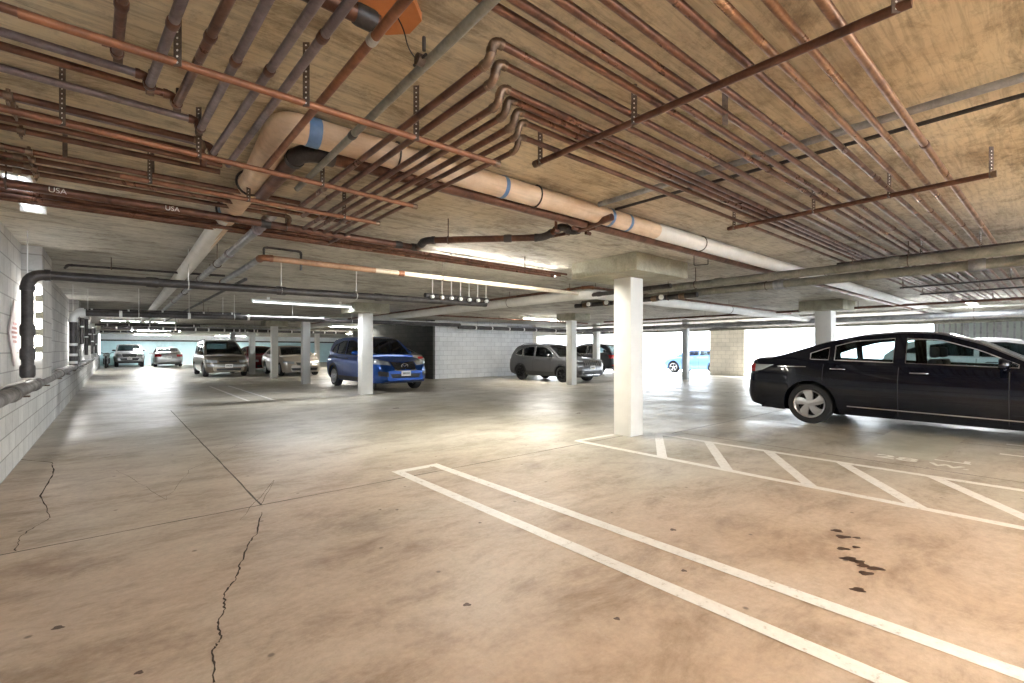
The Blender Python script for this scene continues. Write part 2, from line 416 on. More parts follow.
# ------------------------------------------------------------------ painted markings
def paintbox(name, parent, x0, x1, y0, y1):
    n = max(2, int(abs(y1 - y0) / .12)); return strip(name, [((x0 + x1) / 2, y0), ((x0 + x1) / 2, y1)], abs(x1 - x0), M['paint'], .003, .0012, n, parent, .03)
def bay(x, y0, y1, label, gap=.44, w=.10):
    e = empty('bay_divider_marking', (0, 0, 0), label=label, cat='floor marking', group='double bay divider lines')
    for xx in (x, x + gap): paintbox('painted_line', e, xx - w / 2, xx + w / 2, y0, y1 - w)
    strip('painted_line', [(x - w / 2, y1 - w / 2), (x + gap + w / 2, y1 - w / 2)], w, M['paint'], .003, .001, 5, e, .03)
bay(2.23, -1.5, 4.50, 'long double white painted bay divider closed at one end, on the brown concrete')
e = empty('bay_divider_marking', (0, 0, 0), label='faint double white bay divider painted on floor before the tan minivan', cat='floor marking', group='double bay divider lines')
for xx in (2.53, 3.07): paintbox('painted_line', e, xx - .04, xx + .04, 12.9, 19)
strip('painted_line', [(2.49, 12.9), (3.11, 12.9)], .08, M['paint'], .003, .001, 5, e, .03)
e = empty('bay_divider_marking', (0, 0, 0), label='white bay divider painted beyond the hatched walkway beside the black sedan', cat='floor marking', group='double bay divider lines')
paintbox('painted_line', e, 7.12, 7.17, .70, 1.0); strip('painted_line', [(7.30, .74), (7.12, .74)], .05, M['paint'], .003, .001, 5, e)
paintbox('painted_line', e, 9.0, 9.08, -3.0, .55); paintbox('painted_line', e, 8.1, 8.18, -3.0, .55)
e = empty('hatched_walkway_marking', (0, 0, 0), label='white hatched walkway painted on floor past the nearest cream column', cat='floor marking')
XA, XB = 4.87, 6.17
paintbox('painted_line', e, XA - .05, XA + .05, -3.0, 4.40); paintbox('painted_line', e, XB - .05, XB + .05, -3.0, 4.02)
strip('painted_line', [(XA, 4.38), (5.65, 4.35)], .09, M['paint'], .003, .001, 8, e, .03)
yy = 3.94
for k in range(8):
    strip('hatch_stripe', [(XB, yy), (XA, yy - .88)], .11, M['paint'], .0034, .001, 12, e, .03); yy -= .765
e = empty('bay_number_marking', (6.90, 1.13, 0), label='white stencilled bay number 28 W on floor beyond the hatched walkway', cat='floor marking')
R_ = Matrix.Rotation(-PI / 2, 4, 'Z')
lettering('digits', '28', .36, Matrix.Translation((0, .17, .004)) @ R_ @ Matrix.Diagonal((1.1, .8, 1, 1)), M['white_text'], e, .001, .006)
lettering('letter', 'W.', .26, Matrix.Translation((-.06, -.29, .004)) @ R_ @ Matrix.Diagonal((1.0, .8, 1, 1)), M['white_text'], e, .001, .008)

# ------------------------------------------------------------------ columns
def column(x, y, w, top, capr, label, mat='column', d=None):
    """capr: (x0, x1, y0, y1) reach of the concrete drop cap from the corner, or None"""
    e = empty('column', (x + w / 2, y + w / 2, 0), label=label, cat='column', group='square garage columns')
    d = d or w
    box('shaft', -w / 2, w / 2, -d / 2, d / 2, 0, top, M[mat], e, .008)
    if capr:
        o = box('drop_cap', capr[0] - w / 2, capr[1] - w / 2, capr[2] - w / 2, capr[3] - w / 2, top, CEIL, M['concrete_cap'], e, .01)
    return e
column(5.67, 4.07, .30, 2.30, (-.46, .82, -.42, .72), 'cream square column closest to the camera, carrying a stained concrete cap')
column(5.28, 12.68, .31, 2.28, (-.35, .65, -.35, .65), 'white square column in front of the blue crossover', 'column')
column(5.30, 18.1, .26, 2.30, None, 'pale column between the blue crossover and the beige sedan', 'column')
column(5.36, 22.8, .26, 2.30, (-.3, .6, -.3, .6), 'pale column hiding the side of the beige sedan, nearer the minivan')
column(5.40, 27.4, .26, 2.30, (-.3, .6, -.3, .6), 'pale column immediately beside the tan minivan nose')
column(10.0, 31.5, .26, CEIL, None, 'thin far column seen between the beige sedan and the blue crossover')
column(5.45, 33.0, .28, 2.34, None, 'far column just behind the tan minivan roof', 'column_grey')
column(12.42, 11.42, .26, 2.30, (-.2, .6, -.35, .55), 'cream column standing at the nose of the silver crossover')
column(18.0, 14.9, .26, CEIL, None, 'thin pale column between silver crossover and dark SUV')
column(18.4, 10.4, .22, CEIL, None, 'slim grey column silhouetted against the daylight opening', 'column_grey')
column(14.3, 4.03, .38, 2.28, (-.35, .75, -.35, .65), 'grey column rising behind the roof of the black sedan')
column(18.6, 21.8, .26, CEIL, None, 'small far column over the roof of the silver crossover')

# ------------------------------------------------------------------ pipes
def hanger_rods(root, pts, mat, off, r=.005, name='hanger_rod'):
    for p in pts:
        bm = bmesh.new()
        atube(bm, [Vector((p[0], p[1], p[2])) - off, Vector((p[0], p[1], CEIL)) - off], r, 8)
        tomesh(bm, name, root, mat)
def pipe(label, pts, r, mat, group=None, R=None, name='pipe', cat='pipe', elbow=True, couplings=(), hangers=(), cmat='brass', hmat='strap', seg=14):
    pts = [Vector(p) for p in pts]
    off = pts[0].copy()
    root = empty(name, off, label=label, cat=cat, group=group)
    path, arcs = fillet(pts, R or r * 2.4)
    tube('straight_run', path, r, M[mat], root, seg, off)
    if elbow:
        for A, arc, B, da, db in arcs:
            bm = bmesh.new(); atube(bm, [p - off for p in arc], r * 1.12, seg)
            for q, d in ((A, da), (B, db)): atube(bm, [q - off - d * r * .2, q - off + d * r * .75], r * 1.24, seg)
            tomesh(bm, 'elbow', root, M[cmat], ang=50)
    L = [(pts[i + 1] - pts[i]).length for i in range(len(pts) - 1)]; T = sum(L)
    def along(f):
        s = f * T
        for i, l in enumerate(L):
            if s <= l or i == len(L) - 1:
                d = (pts[i + 1] - pts[i]).normalized(); return pts[i] + d * s, d
            s -= l
    ck = .35 if cmat == 'white' else 1.0
    for f in couplings:
        p, d = along(f); bm = bmesh.new()
        atube(bm, [p - off - d * r * 1.2 * ck, p - off - d * r * .8 * ck, p - off + d * r * .8 * ck, p - off + d * r * 1.2 * ck], [r * 1.12, r * (1.1 + .12 * ck), r * (1.1 + .12 * ck), r * 1.12], seg)
        tomesh(bm, 'coupling', root, M[cmat], ang=50)
    for f in hangers:
        p, d = along(f); bm = bmesh.new()
        side = Vector((-d.y, d.x, 0)).normalized()
        ring = [p - off + (side * math.cos(a) + Vector((0, 0, 1)) * math.sin(a)) * (r + .006) for a in [2 * PI * k / 16 for k in range(17)]]
        atube(bm, ring, .0055, 6, False)
        atube(bm, [p - off + Vector((0, 0, r)), Vector((p.x, p.y, CEIL)) - off], .005, 8)
        tomesh(bm, 'clevis_hanger', root, M[hmat], ang=50)
    return root
def X(u, v, z, x0, x1, dz=0):
    p = at(u, v, z); return [(x0, p.y, z), (x1, p.y, z + dz)]
ORD = ['first', 'second', 'third', 'fourth', 'fifth', 'sixth', 'seventh', 'eighth', 'ninth', 'tenth', 'eleventh', 'twelfth', 'thirteenth', 'fourteenth', 'fifteenth']
ZR, ZD = 2.405, 2.335     # long bundle, and the cross bundle it drops into
GR1 = 'long bundle of rust-brown pipes'
long_ = [(822, 0, 2), (769, 0, 0), (719, 0, 0), (675, 0, 1), (607, 0, 1), (560, 0, 0), (516, 0, 0), (500, 9.6, 0)]
for i, (u, v, k) in enumerate(long_):
    y = at(u, v, ZR).y
    pipe('rust-brown overhead pipe, %s in the long bundle from its grey conduit edge' % ORD[i],
         [(-.4 if i > 5 else .1, y, ZR), (15.5 + (i % 3) * .5, y, ZR)], .016 if i else .0185, 'copper' if i > 2 else 'gold', GR1, elbow=False,
         couplings=[.22 + .03 * ((i * 5) % 7), .5 + .02 * i] , cmat='copper_dark')
# those that elbow down into the cross bundle: (elbow, lower end)
GR2 = 'elbowed brown pipes'
elb = [((493, 40), 298), ((497, 62), 303), ((501, 87), 300), ((508, 98), 309), ((516, 110), 320), ((520, 121), 329), ((519, 136), 327)]
elbl = ['outermost with the tallest elbow', 'second, tucked under the tallest elbow', 'third from the outside', 'fourth, the middle one', 'fifth from the outside', 'sixth, next to innermost', 'innermost with the lowest elbow']
for i, ((u, v), u2) in enumerate(elb):
    a = at(u, v, ZR); a2 = Vector((a.x, a.y, ZR))
    low = Vector((a.x - .0, a.y + .05, ZD - .0))
    end = Vector((a.x, y_at(u2, a.x), ZD))
    pipe('brown pipe elbowing into the cross run, ' + elbl[i],
         [(15.2 + .2 * (i % 2), a.y, ZR), a2, (a.x, a.y + .02, ZD), end], (.0165 if i < 5 else .0145), 'copper' if i < 5 else 'copper_dark', GR2, R=.038, couplings=[.965], cmat='brass', name='elbowed_pipe')
# near cross run pipes dropping from over the camera: measured separately, not quite parallel
GR3 = 'overhead pipes crossing towards the block wall'
vert = [((121.9, 0), (116.8, 57), (20, 5), 'copper'), ((181.6, 0), (148.6, 88), (0, 21.6), 'plum'), ((228.5, 0), (175.5, 107), (0, 38), 'copper'), ((259.8, 15), (199.5, 131), (0, 57), 'plum'),
        ((317.6, 0), (212, 155), (0, 92.5), 'plum'), ((340, 14), (228, 165), None, 'plum')]
vl = ['ending over the rusty bar by the block wall corner', 'second from the block wall, mottled purple brown', 'third from the block wall, rusty red', 'fourth, with a bright galvanised lower end', 'fifth, its foot beside the insulated duct', 'sixth, passing over the insulated duct elbow']
for i, (p, q, w, mt) in enumerate(vert):
    a, b = at(*p, ZD), at(*q, ZD)
    d = (a - b).normalized(); a = a + d * .5
    pts = [a, b]
    if w is not None:
        wy = at(w[0], w[1], ZR).y
        pts = [a, b, (b.x, b.y + .03, ZR - .01), (XW + .02, b.y + .03, ZR)]
    pipe('dull brown pipe overhead, ' + vl[i], pts, .0165, mt, GR3, R=.036, couplings=[.3], cmat='copper_dark', name='ceiling_pipe')
a = at(405.5, 0, ZD); b = at(264, 170, ZD)
pipe('pale rusty pipe with scratched paint running diagonally past the insulated duct elbow', [a + (a - b).normalized() * .6, b], .0165, 'orange', GR3, couplings=[.35], cmat='conduit', name='ceiling_pipe')
a = at(492, 0, ZD); b = at(297, 189, ZD)
pipe('grey galvanised pipe with a dangling wire clamp crossing overhead', [a + (a - b).normalized() * .5, b], .018, 'olive', GR3, couplings=[.62], cmat='iron', name='ceiling_pipe')
a = at(325, -2, 2.40); b = at(378, 24, 2.40)
pipe('short thick brown pipe with black clamp under the orange plate', [a + (a - b).normalized() * .3, b], .03, 'copper_dark', GR3, couplings=[.5, .9], cmat='iron', name='short_pipe')
# orange plate on the ceiling with its wire
e = empty('orange_plate', at(388, 8, CEIL), label='eight-sided orange plate fixed to the ceiling with a thin black wire', cat='cover plate')
bm = bmesh.new(); c0 = at(388, 6, CEIL)
poly = [(c0.x + .125 * math.cos(PI / 8 + k * PI / 4) - e.location.x, c0.y + .125 * math.sin(PI / 8 + k * PI / 4) - e.location.y) for k in range(8)]
prism(bm, poly, -.03, 0); tomesh(bm, 'plate', e, plain('orange_paint', (.55, .20, .06), .6, var=.15), smooth=False)
w = [at(396, 14, 2.5), at(404, 30, 2.45), at(408, 48, 2.40), at(418, 62, 2.37)]
tube('wire', fillet(w, .05)[0], .0025, M['black'], e, 6, Vector(e.location))
# block-wall-side runs
GR4 = 'four brown pipes running to the block wall'
for i, (v, u1) in enumerate(((93, 202), (107, 204), (117, 222), (126, 220))):
    y = at(0, v, 2.40).y; x1 = x_at(u1, y)
    pts = [(XW + .01, y, 2.40), (x1, y, 2.40)]
    if i in (0, 1): pts.append((x1, y + .03, ZD))
    pipe('brown pipe of the four running to the block wall, %s counting towards the stencilled main' % ORD[i], pts, .0165, 'copper_dark', GR4, R=.026, couplings=[.12], cmat='brass', name='wall_run_pipe')
GR5 = 'four lower brown pipes beside the stencilled main'
for i, v in enumerate((146, 153.6, 161, 167.6)):
    y = at(0, v, 2.39).y; x1 = x_at((300, 330, 352, 290)[i], y)
    pipe('thin brown pipe alongside the stencilled main, %s of the close set of four' % ORD[i], [(XW + .01, y, 2.39), (x1, y, 2.39)] + ([(x1, y + .05, 2.33)] if i % 2 else []), .0165, 'copper_dark' if i % 2 else 'copper', GR5, R=.03, couplings=[.16, .86], cmat='brass', name='wall_run_pipe')
y = at(5, 183, 2.33).y; x1 = x_at(418, y)
big = pipe('thick dark stencilled main with white lettering running off the block wall', [(XW + .01, y, 2.33), (x1, y, 2.33)], .031, 'copper_dark', couplings=[.03, .55, .93, .985], hangers=[.08, .6], cmat='iron', name='main_pipe')
for u in (58, 172):
    xx = x_at(u, y)
    lettering('lettering', 'USA', .05, Matrix.Translation((xx - (XW + .01), -.0318, -.005)) @ Matrix.Rotation(PI / 2, 4, 'X'), M['white_text'], big, .0006)
y2 = at(5, 197, 2.33).y
pipe('rusty pipe right below the stencilled main', [(XW + .01, y2, 2.34), (x_at(372, y2), y2, 2.34)], .019, 'copper', couplings=[.2, .5, .9], cmat='copper_dark', name='main_pipe')
a, b = at(425, 240.5, 2.33), at(545, 237.5, 2.33)
pipe('dark drain pipe with valve cluster slanting across below the insulated duct', [(x1, y, 2.33), a, b, at(562, 226, 2.40), at(572, 232, 2.36), at(612, 217, 2.40)], .032, 'copper_dark', couplings=[.08, .5], hangers=[.25], cmat='iron', name='drain_pipe')
# valve stems of the cluster
e = empty('valve_cluster', at(563, 233, 2.36), label='cluster of small brown valves and tees next to the dark slanting drain', cat='valves')
o0 = Vector(e.location)
for u, v in ((556, 225), (567, 228), (575, 223), (588, 228)):
    p = at(u, v, 2.40) - o0
    bm = bmesh.new(); atube(bm, [p + Vector((0, 0, -.06)), p + Vector((0, 0, .12))], .014, 10); atube(bm, [p + Vector((-.03, 0, -.05)), p + Vector((.03, 0, -.05))], .018, 10)
    tomesh(bm, 'valve', e, M['copper_dark'], ang=50)
tube('cross_pipe', [at(548, 237, 2.34) - o0, at(596, 228, 2.36) - o0], .016, M['copper_dark'], e)
# trio into the cap
for i, v in enumerate((227.0, 230.2, 233.4)):
    yy_ = at(250, v, 2.38).y
    pipe('long thin brown pipe running into the near column cap, %s of the trio' % ORD[i], [(XW + .01, yy_, 2.38), (5.18, yy_, 2.38)], .017, 'copper' if i != 1 else 'copper_dark', 'trio of pipes ending in the column cap', hangers=[.86 - .002 * i] if i == 0 else [], couplings=[.45 + .1 * i], cmat='copper_dark', name='trio_pipe')
yg = at(262, 257.5, 2.30).y; xg = at(262, 257.5, 2.30).x
pipe('long pipe fading from rust to cream, elbowed near the wall and passing under the cap', [(x_at(224, 0) if False else xg, yg + 3.2, 2.30), (xg, yg, 2.30), (14.5, yg, 2.30)], .035, 'creamp', couplings=[.04, .3, .6, .88], hangers=[.34, .55, .72], cmat='orange', name='cream_pipe')
tube('rusty_length', [(xg + .06, yg, 2.30), (x_at(375, yg), yg, 2.30)], .0362, M['rustcream'], bpy.data.objects['cream_pipe'], 16, Vector((xg, yg + 3.2, 2.30)))
tube('grey_length', [(xg, yg + .10, 2.30), (xg, yg + 3.15, 2.30)], .0362, M['galv'], bpy.data.objects['cream_pipe'], 16, Vector((xg, yg + 3.2, 2.30)))
tube_l = [(xg + .02, yg, 2.335), (xg + .02, yg, 2.42), (xg + .42, yg, 2.42), (xg + .42, yg, 2.20)]
pipe('small dark bridging pipe loop above the cream pipe elbow', tube_l, .013, 'iron', R=.03, name='bridge_pipe', cmat='iron')

# insulated duct with tape bands
ZW = 2.455; RW = .078
pw = at(450, 172, ZW); cy = pw.y; cx = x_at(283, cy)
t1 = at(217, 226, ZW - .06)
pts = [(22.5, cy, ZW), (cx, cy, ZW), (cx + .06, cy + 1.0, ZW - .02), (cx + .10, 8.0, 2.40), (cx + .3, 40, 2.38)]
wr = pipe('large insulated pipe wrapped in tan jacket with blue tape bands, turning by the cross bundle', pts, RW, 'wrap', R=.10, elbow=False, name='insulated_pipe', seg=24)
off = Vector(pts[0])
def band(p, d, r, mat, root, off, w=.035, name='tape_band'):
    bm = bmesh.new(); d = Vector(d).normalized(); atube(bm, [p - off - d * w, p - off + d * w], r, 24, False); tomesh(bm, name, root, mat, ang=50)
for u, w_ in ((312, .035), (502, .018), (608, .02), (626, .02)):
    band(Vector((x_at(u, cy), cy, ZW)), (1, 0, 0), RW + .003, M['tape'], wr, off, w_)
band(Vector((cx + .065, cy + 1.9, ZW - .025)), (0, 1, 0), RW + .003, M['tape'], wr, off, .06)
for f, u in enumerate((250, 228)):
    yq = y_at(u, cx + .05); 
    bm = bmesh.new(); p = Vector((cx + .05, yq, ZW - .02)) - off
    ring = [p + Vector((math.cos(a), 0, math.sin(a))) * (RW + .008) for a in [2 * PI * k / 20 for k in range(21)]]
    atube(bm, ring, .008, 6, False); tomesh(bm, 'clamp_ring', wr, M['iron'])
for u in (395, 535, 700, 820):
    bm = bmesh.new(); p = Vector((x_at(u, cy), cy, ZW)) - off
    ring = [p + Vector((0, math.cos(a), math.sin(a))) * (RW + .006) for a in [2 * PI * k / 20 for k in range(21)]]
    atube(bm, ring, .006, 6, False); tomesh(bm, 'clamp_ring', wr, M['iron'])
tube('pale_jacket', [(x_at(655, cy), cy, ZW), (22.4, cy, ZW)], RW + .002, M['whitep'], wr, 24, off)
tube('pale_jacket', [(cx + .06 + .04 * 1.15 / 7, cy + 2.0, ZW - .026), (cx + .10, 8.0, 2.40), (cx + .3, 39.8, 2.38)], RW + .002, M['whitep'], wr, 24, off)
# dark drain under the duct
yd = at(450, 188, 2.40).y; xd = x_at(303, yd)
pipe('dark brown drain following just below the tan insulated pipe, elbowed at its end', [(21.5, yd, 2.40), (xd, yd, 2.40), (xd - .02, yd + .9, 2.36)], .045, 'copper_dark', R=.14, couplings=[.3, .62], cmat='iron', name='drain_pipe')
# grey galvanised line towards the far end
pg = at(247, 238, 2.30); ex = pg.x
pipe('grey pipe with an elbow running to the far end beside the tan insulated pipe', [(ex + .1, pg.y - .55, 2.42), (ex, pg.y - .5, 2.30), (ex + .05, 24, 2.24)], .038, 'galv', R=.1, couplings=[.08, .2, .4], hangers=[.12, .3], cmat='plum', name='grey_pipe')
p = at(150, 316, 2.2)
pipe('thin dark pipe sloping beside the grey one at the far end', [(ex + .6, 8.2, 2.34), (ex + .5, 22, 2.30)], .025, 'iron', couplings=[.3], name='grey_pipe')
# conduits on the ceiling
for i, (v, r, mt, lb) in enumerate(((77, .021, 'galv', 'pale steel conduit fixed to the ceiling under the open concrete'), (95, .012, 'iron', 'thin dark conduit running beside the pale steel conduit'))):
    p = at(1024, v, 2.49)
    pipe(lb, [(p.x, -1.5, 2.49), (p.x, cy - .12, 2.49)], r, mt, 'ceiling conduits', name='ceiling_conduit', elbow=False)
# grey-olive mains on the sedan side
def Yrun(u, v, z, y0, y1): p = at(u, v, z); return [(p.x, y0, z), (p.x, y1, z)]
pipe('thick grey-green main crossing below the long bundle, upper of two', Yrun(900, 262, 2.27, -2.5, 4.9), .055, 'olive', 'grey-green mains', couplings=[.2, .52, .8], hangers=[.22, .5, .85], cmat='olive', name='grey_main')
pipe('thick grey-green main with band couplings, lower of two', Yrun(900, 272.5, 2.22, -2.5, 6.6), .06, 'olive', 'grey-green mains', couplings=[.35, .58], hangers=[.3, .6], cmat='galv', name='grey_main')
pipe('black cleanout header with round caps reaching past the near column', Yrun(730, 291.5, 2.17, 4.0, 6.7), .045, 'iron', couplings=[.1, .3, .5, .7, .9], hangers=[.2, .6], cmat='brass', name='cleanout_header')
pipe('black pipe parallel above the cleanout header beside near column', Yrun(730, 279, 2.27, 4.1, 7.0), .038, 'iron', couplings=[.2, .5, .8], hangers=[.35, .75], cmat='iron', name='black_pipe')
hx = at(730, 291.5, 2.17).x
for k, yk in enumerate((4.6, 5.1, 5.35, 5.8, 6.25)):
    pipe('%s round-capped cleanout stub along the black header beside the near column' % ORD[k], [(hx - .02, yk, 2.17), (hx - .13, yk, 2.17)], .038, 'iron', 'cleanout stubs', couplings=[.92], cmat='white', name='cleanout_stub', elbow=False)
# dark drain leaving the block wall with a vertical stack
def stack(yk, label, xr=21, r=.06, mat='iron', ztop=2.08, zb=.95, xs=-.60, cm='iron'):
    pipe(label, [(xs, yk, zb), (xs, yk, ztop), (xr, yk, ztop + .06)], r, mat, R=.14, couplings=[.01, .035, .07, .3, .5, .7], hangers=[.12, .35, .5, .65], cmat=cm, name='drain_stack', hmat='white')
stack(7.27, 'dark drain rising at the block wall by the diamond sign and crossing the garage', x_at(486, 7.27), .052, 'iron', 2.07, xs=x_at(27.5, 7.27))
stack(12.6, 'black drain stack with white band joints on the block wall, second along', 4.2, .06, 'iron', 1.98, cm='white')
yk = at(200, 316, 2.06).y
stack(yk, 'black drain crossing low in front of the far fluorescent strips', 9.0, .055, 'iron', 2.04)
pipe('thin dark pipe sloping from block wall under the ceiling above the first drain stack', [at(65, 268, 2.37), at(68, 265, 2.40), at(225, 276, 2.37)], .016, 'iron', hangers=[.3, .9], name='thin_pipe', cmat='iron')
pipe('grey pipe lying on the block wall ledge', [(-.72, -2, .84), (-.72, 30, .84)],     .065, 'ledge', couplings=[.215, .26, .31, .42, .55, .7, .9], cmat='ledge', name='ledge_pipe')
lp = bpy.data.objects['ledge_pipe']
for k in range(16):
    box('wall_bracket', XW - .001, -.66, -1.0 + k * 2.0 - .02, -1.0 + k * 2.0 + .02, .76, .776, M['strap'], lp, 0, (-.72, -2, .84))
# white jacketed line with red companion
pa = at(400, 316, 2.28); pb = at(590, 294, 2.28)
pipe('white jacketed pipe sweeping in from the dark wall and turning past near column', [(pb.x, 22, 2.30), (pb.x, pb.y, 2.30), (21.5, pb.y, 2.30)], .105, 'whitep', R=.3, name='jacketed_pipe', elbow=False, hangers=[.2, .45, .7], seg=20)
pr = at(588, 287, 2.38)
pipe('thin red-brown pipe following the white jacketed pipe around its corner', [(pr.x, 21, 2.38), (pr.x, pr.y, 2.38), (16, pr.y, 2.38)], .026, 'copper', R=.12, couplings=[.3, .6], cmat='orange', name='jacket_companion_pipe')
# second cluster of dark fittings mid ceiling
yk = 7.27
e = empty('fitting_header', (x_at(425, yk), yk, 2.20), label='dark header with white-capped fittings and hangers in the middle of the ceiling', cat='pipe fittings')
x1_ = x_at(488, yk); x0_ = x_at(425, yk)
tube('header', [(0, 0, 0), (x1_ - x0_, 0, 0)], .05, M['iron'], e)
for k in range(7):
    xx = (x1_ - x0_) * (k + .5) / 7
    bm = bmesh.new(); atube(bm, [(xx, -.06, -.02), (xx, -.11, -.02)], .032, 12); tomesh(bm, 'cap', e, M['white'])
    bm = bmesh.new(); atube(bm, [(xx + .05, 0, .04), (xx + .05, 0, CEIL - 2.20 + .002)], .009, 8); tomesh(bm, 'rod', e, M['white'])
# further runs towards the openings
far = [('whitep', 'broad white pipe low along the far openings above the black sedan', 960, 316.0, 2.25, -3, 9.0, .085), ('olive', 'grey pipe running along openings just under the broad white pipe', 960, 321.5, 2.15, -3, 20, .05),
       ('galv', 'thick grey beam-like duct crossing above the daylight openings', 720, 324.8, 2.22, -1, 17, .085), ('conduit', 'pale thin pipe above the grey duct at the openings', 720, 319.5, 2.36, -1, 17, .035),
       ('copper_dark', 'brown pipe running over the black sedan roof towards the pier', 880, 306.5, 2.36, -2, 12, .03)]
for mt, lb, u, v, z, y0, y1, r in far:
    pipe(lb, Yrun(u, v, z, y0, y1), r, mt, 'far cross runs', couplings=[.2, .5, .8], hangers=[.15, .4, .7], cmat=mt, name='far_pipe')
farx = [('iron', 'dark far pipe crossing above the silver crossover', 560, 331, 2.2, 11, 22, .07), ('galv', 'grey duct line over the white block wall', 470, 326, 2.33, 6.2, 21, .07),
        ('olive', 'olive pipe crossing high before the minivan', 280, 327.5, 2.28, -.4, 10, .06), ('iron', 'black pipe line crossing before the teal end wall', 150, 328.5, 2.2, -.4, 6, .07),
        ('galv', 'grey pipe line crossing over the pickup truck', 150, 325.5, 2.35, -.4, 8, .05), ('iron', 'dark pipe crossing above the beige sedan', 300, 332, 2.2, 4, 10, .06),
        ('white', 'white pipe just in front of the core block wall', 420, 322, 2.38, 5.5, 14, .05), ('copper', 'thin red pipe high over the silver crossover', 560, 322, 2.42, 6, 16, .025)]
for mt, lb, u, v, z, x0, x1, r in farx:
    p = at(u, v, z)
    pipe(lb, [(x0, min(p.y, 48.5), z), (x1, min(p.y, 48.5), z)], r, mt, 'far cross runs', couplings=[.08, .16, .25, .33, .4, .52, .6, .7, .8, .9], hangers=[.15, .5, .8], cmat='white' if mt == 'iron' else mt, name='far_pipe')
# clutter of small pipes with white joints over the far end by the wall
for k in range(7):
    yk = 14.0 + k * 2.6; z = 2.12 + .1 * (k % 3)
    pipe('small black branch drain with white joints by block wall, %s going deeper' % ORD[k], [(-.62, yk, 1.1 + .3 * (k % 2)), (-.62, yk, z), (2.6 + .5 * (k % 3), yk + .3, z + .08)], .042, 'iron', 'branch drains along the block wall', R=.1, couplings=[.1, .3, .45, .6, .8, .95], hangers=[.5, .8], cmat='white', name='branch_drain')

# ------------------------------------------------------------------ support bars and straps
def perforated(bm, p, ztop, w=.016):
    n = 7
    abox(bm, p.x - w, p.x + w, p.y - .0015, p.y + .0015, p.z - .02, ztop)
def bar(label, a, b, r, mat, strap_us=(), square=True, name='support_bar', gr='pipe support bars'):
    off = Vector(a); root = empty(name, off, label=label, cat='support bar', group=gr)
    a, b = Vector(a), Vector(b); d = (b - a).normalized(); n = Vector((-d.y, d.x, 0))
    if square:
        bm = bmesh.new(); pts = []
        vs = []
        for p in (a - off, b - off):
            vs.append([bm.verts.new(p + n * sx * r + Vector((0, 0, sz * r))) for sx, sz in ((-1, -1), (1, -1), (1, 1), (-1, 1))])
        for j in range(4): bm.faces.new((vs[0][j], vs[0][(j + 1) % 4], vs[1][(j + 1) % 4], vs[1][j]))
        bm.faces.new(vs[0][::-1]); bm.faces.new(vs[1])
        tomesh(bm, 'rail', root, M[mat])
    else: tube('rail', [(0, 0, 0), b - off], r, M[mat], root)
    bm = bmesh.new(); atube(bm, [b - off - d * .005, b - off + d * .03], r * 1.25, 12); tomesh(bm, 'end_cap', root, M['brass'])
    for f in strap_us:
        if f > 2:
            lo_, hi_ = 0.0, 1.0
            ua = lambda q: 512 + F * (q.x * C - q.y * S) / (q.x * S + q.y * C)
            inc = ua(b) > ua(a)
            for _ in range(30):
                md = (lo_ + hi_) / 2
                if (ua(a + (b - a) * md) < f) == inc: lo_ = md
                else: hi_ = md
            f = lo_
        p = a + (b - a) * f - off
        bm = bmesh.new()
        sp = Vector((C, -S, 0)); w = .014
        for zz0, zz1, ww in ((-r - .004, CEIL - off.z, w),):
            q = [p + sp * ww - n * (r + .002), p - sp * ww - n * (r + .002)]
            q = [p + sp * ww + Vector((-S, -C, 0)) * (r + .004), p - sp * ww + Vector((-S, -C, 0)) * (r + .004)]
            v1 = [bm.verts.new((t.x, t.y, t.z + zz0)) for t in q]; v2 = [bm.verts.new((t.x, t.y, t.z + zz1)) for t in q]
            q2 = [t + Vector((S, C, 0)) * .003 for t in q]
            v3 = [bm.verts.new((t.x, t.y, t.z + zz0)) for t in q2]; v4 = [bm.verts.new((t.x, t.y, t.z + zz1)) for t in q2]
            bm.faces.new((v1[0], v1[1], v2[1], v2[0])); bm.faces.new((v3[1], v3[0], v4[0], v4[1]))
            bm.faces.new((v1[0], v2[0], v4[0], v3[0])); bm.faces.new((v1[1], v3[1], v4[1], v2[1])); bm.faces.new((v1[0], v3[0], v3[1], v1[1]))
        st = tomesh(bm, 'hanger_strap', root, M['strap'], smooth=False)
        bm = bmesh.new(); zc = -r + .01
        while zc < CEIL - off.z - .01:
            c = p + Vector((-S, -C, 0)) * (r + .0045) + Vector((0, 0, zc)); lathe(bm, [(.0001, 0), (.0042, 0)], 'z', 8)
            bmesh.ops.transform(bm, matrix=Matrix.Translation(c) @ Matrix.Rotation(-math.radians(40.2), 4, 'Z') @ Matrix.Rotation(PI / 2, 4, 'X'), verts=bm.verts[-16:]); zc += .022
        h = tomesh(bm, 'punched_hole', st, M['white_text'], smooth=False)
    return root
ZB = 2.365
bar('dark brown round bar carrying the long bundle, the closer of the two long ones', at(912, 2, ZB), at(538, 163, ZB), .017, 'copper_dark', (891, 633, 540), square=False)
bar('brown bar carrying the long bundle further along, ending over bare concrete', at(728, 229, ZB), at(990, 175, ZB), .018, 'copper', (988, 887, 812, 733), square=False)
bar('rusty orange bar under the cross bundle, longest and closest to the camera', at(18, 13, 2.29), at(495, 163, 2.29), .0150, 'orange', (181, 308, 417), square=False)
bar('rusty orange bar under the cross bundle passing over the duct elbow', at(0, 108, 2.29), at(413, 206, 2.29), .0150, 'orange', (66, 201, 323.5), square=False)
bar('rusty orange bar furthest along the cross bundle, short and low', at(120, 176, 2.29), at(376, 223, 2.29), .0150, 'orange', (152, 250, 345), square=False)
bar('dark angle bar hung beyond the grey-green mains', at(837, 264, 2.37), at(1024, 242, 2.37), .014, 'iron', (.1, .5, .8))
